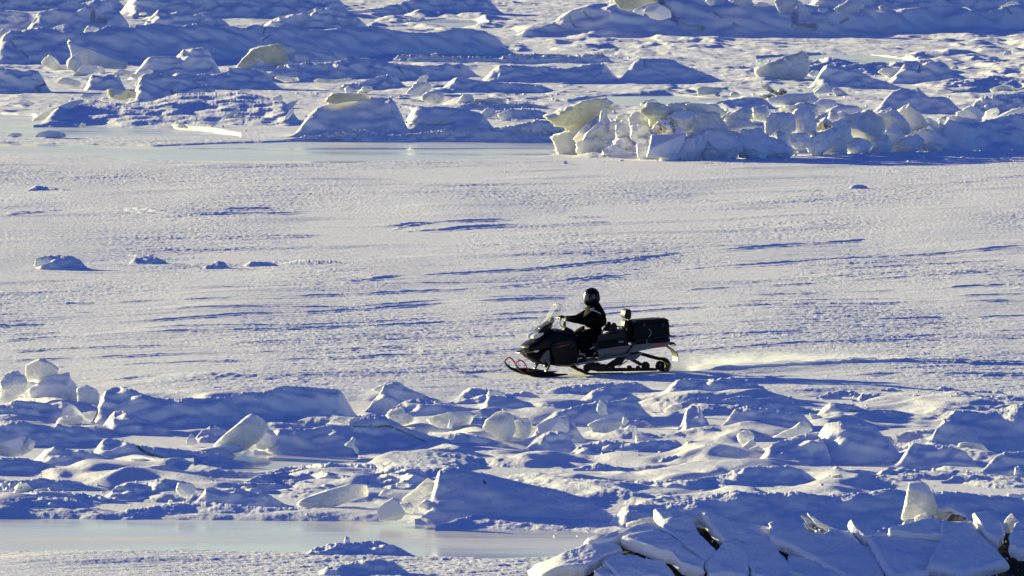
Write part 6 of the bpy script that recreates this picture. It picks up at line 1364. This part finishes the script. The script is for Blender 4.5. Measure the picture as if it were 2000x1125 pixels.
def spray():
    """powder thrown up behind the track"""
    st = [(1300, 727, 0.10, 0.22), (1335, 728, 0.36, 0.38), (1380, 724, 0.37, 0.5), (1450, 720, 0.33, 0.6), (1540, 717, 0.28, 0.65), (1640, 714, 0.24, 0.65), (1760, 712, 0.19, 0.6), (1900, 709, 0.10, 0.4)]
    n = 20; rows = []; x00 = None
    for px, py, h, w in st:
        x, y, _ = P(px, py, G(py)); x, y = float(x), float(y)
        if x00 is None: x00 = (x, y)
        rows.append([(x - x00[0] + 0.12 * w * math.cos(a), y - x00[1] + w * math.cos(a), max(-0.03, h * 0.42 + h * 0.62 * math.sin(a))) for a in np.linspace(0, 2 * math.pi, n, endpoint=False)])
    rows = np.array(rows)
    k = np.linspace(0, len(st) - 1, 40); dense = np.zeros((40, n, 3))
    for j in range(n):
        for c in range(3): dense[:, j, c] = np.interp(k, np.arange(len(st)), rows[:, j, c])
    bm = bmesh.new(); R_ = [[bm.verts.new(p) for p in row] for row in dense]
    for a, b in zip(R_[:-1], R_[1:]):
        for i in range(n): bm.faces.new((a[i], a[(i + 1) % n], b[(i + 1) % n], b[i]))
    bm.faces.new(R_[0][::-1]); bm.faces.new(R_[-1])
    m = bpy.data.materials.new('airborne_powder_snow'); m.use_nodes = True; nt = m.node_tree; nt.nodes.clear()
    out = nt.nodes.new('ShaderNodeOutputMaterial'); pv = nt.nodes.new('ShaderNodeVolumePrincipled'); pv.inputs['Color'].default_value = (0.88, 0.94, 1.0, 1); pv.inputs['Anisotropy'].default_value = 0.25
    tc = nt.nodes.new('ShaderNodeTexCoord'); sx = nt.nodes.new('ShaderNodeSeparateXYZ'); nt.links.new(tc.outputs['Object'], sx.inputs['Vector'])
    def mr(sock, a, b_, c, d):
        q = nt.nodes.new('ShaderNodeMapRange'); q.inputs['From Min'].default_value = a; q.inputs['From Max'].default_value = b_; q.inputs['To Min'].default_value = c; q.inputs['To Max'].default_value = d
        nt.links.new(sock, q.inputs['Value']); return q.outputs['Result']
    no = nt.nodes.new('ShaderNodeTexNoise'); no.inputs['Scale'].default_value = 4.5; no.inputs['Detail'].default_value = 6; nt.links.new(tc.outputs['Object'], no.inputs['Vector'])
    mp = nt.nodes.new('ShaderNodeMapping'); mp.inputs['Scale'].default_value = (0.45, 1, 1.6); nt.links.new(tc.outputs['Object'], mp.inputs['Vector']); nt.links.new(mp.outputs['Vector'], no.inputs['Vector'])
    f1 = mr(no.outputs['Fac'], 0.36, 0.68, 0.0, 1.0); f2 = mr(sx.outputs['X'], 0.0, 6.0, 1.0, 0.12); f3 = mr(sx.outputs['Z'], 0.02, 0.34, 1.0, 0.08)
    def mul(a, b_):
        q = nt.nodes.new('ShaderNodeMath'); q.operation = 'MULTIPLY'; nt.links.new(a, q.inputs[0])
        if isinstance(b_, float): q.inputs[1].default_value = b_
        else: nt.links.new(b_, q.inputs[1])
        return q.outputs[0]
    p2 = nt.nodes.new('ShaderNodeMath'); p2.operation = 'POWER'; p2.inputs[1].default_value = 1.8; nt.links.new(f2, p2.inputs[0])
    nt.links.new(mul(mul(mul(f1, p2.outputs[0]), f3), 3.2), pv.inputs['Density'])
    nt.links.new(pv.outputs['Volume'], out.inputs['Volume'])
    o = from_bm(bm, 'snow_spray', m, None); o.location = (x00[0], x00[1], 0)
    tag(o, 'low plume of powder snow trailing behind the snowmobile track', 'snow spray', kind='stuff')
# ------------------------------------------------------------------ light, air, camera
def setup():
    w = bpy.data.worlds.new('World'); scene.world = w; w.use_nodes = True
    nt = w.node_tree; bg = nt.nodes['Background']
    sky = nt.nodes.new('ShaderNodeTexSky'); sky.sky_type = 'NISHITA'; sky.sun_disc = False
    sky.sun_elevation = SUN_EL; sky.sun_rotation = math.atan2(-math.cos(SUN_AZ), math.sin(SUN_AZ))
    sky.altitude = 0; sky.air_density = 1.0; sky.dust_density = 1.0; sky.ozone_density = 6.0
    tint = nt.nodes.new('ShaderNodeMix'); tint.data_type = 'RGBA'; tint.blend_type = 'MULTIPLY'; tint.inputs['Factor'].default_value = 1.0
    tc = nt.nodes.new('ShaderNodeTexCoord'); sx = nt.nodes.new('ShaderNodeSeparateXYZ'); nt.links.new(tc.outputs['Generated'], sx.inputs['Vector'])
    rp = nt.nodes.new('ShaderNodeValToRGB'); rp.color_ramp.elements[0].position = 0.04; rp.color_ramp.elements[0].color = (1.32, 1.02, 0.76, 1)
    rp.color_ramp.elements[1].position = 0.42; rp.color_ramp.elements[1].color = (0.45, 0.40, 0.78, 1)
    nt.links.new(sx.outputs['Z'], rp.inputs['Fac'])
    sc = nt.nodes.new('ShaderNodeVectorMath'); sc.operation = 'SCALE'; sc.inputs['Scale'].default_value = 1.85
    nt.links.new(rp.outputs['Color'], sc.inputs[0]); nt.links.new(sc.outputs['Vector'], tint.inputs['B'])
    nt.links.new(sky.outputs['Color'], tint.inputs['A']); nt.links.new(tint.outputs['Result'], bg.inputs['Color']); bg.inputs['Strength'].default_value = 0.05
    ld = bpy.data.lights.new('sun', 'SUN'); ld.energy = 5.0; ld.angle = math.radians(0.53); ld.color = (1.0, 0.875, 0.38)
    lo = bpy.data.objects.new('sun', ld); COL.objects.link(lo)
    to_sun = Vector((-math.cos(SUN_EL) * math.cos(SUN_AZ), math.cos(SUN_EL) * math.sin(SUN_AZ), math.sin(SUN_EL)))
    lo.rotation_euler = to_sun.to_track_quat('Z', 'Y').to_euler(); lo.location = (0, 100, 60)
    cd = bpy.data.cameras.new('camera'); cd.sensor_width = 36; cd.lens = 36 * FPX / 2000; cd.clip_start = 1; cd.clip_end = 60000
    co = bpy.data.objects.new('camera', cd); COL.objects.link(co)
    co.location = (0, 0, CAM_H); co.rotation_euler = (math.pi / 2 - PITCH, 0, 0)
    scene.camera = co
    scene.view_settings.view_transform = 'Standard'; scene.view_settings.look = 'None'; scene.view_settings.gamma = 1; scene.view_settings.use_curve_mapping = False
    scene.view_settings.exposure = EXPOSURE
    scene.cycles.max_bounces = 8; scene.cycles.diffuse_bounces = 3; scene.cycles.glossy_bounces = 4; scene.cycles.transmission_bounces = 6; scene.cycles.volume_bounces = 1
    scene.cycles.use_denoising = True

EXPOSURE = 1.25
build_terrain()
build_pools()
far_ridges()
near_ridges()
try: far_ice(); near_ice(); slab_heap()
except NameError as e: print('skip', e)
try: crumbs()
except NameError as e: print('skip', e)
try: snowmobile(); rider(); spray()
except NameError as e: print('skip', e)
setup()
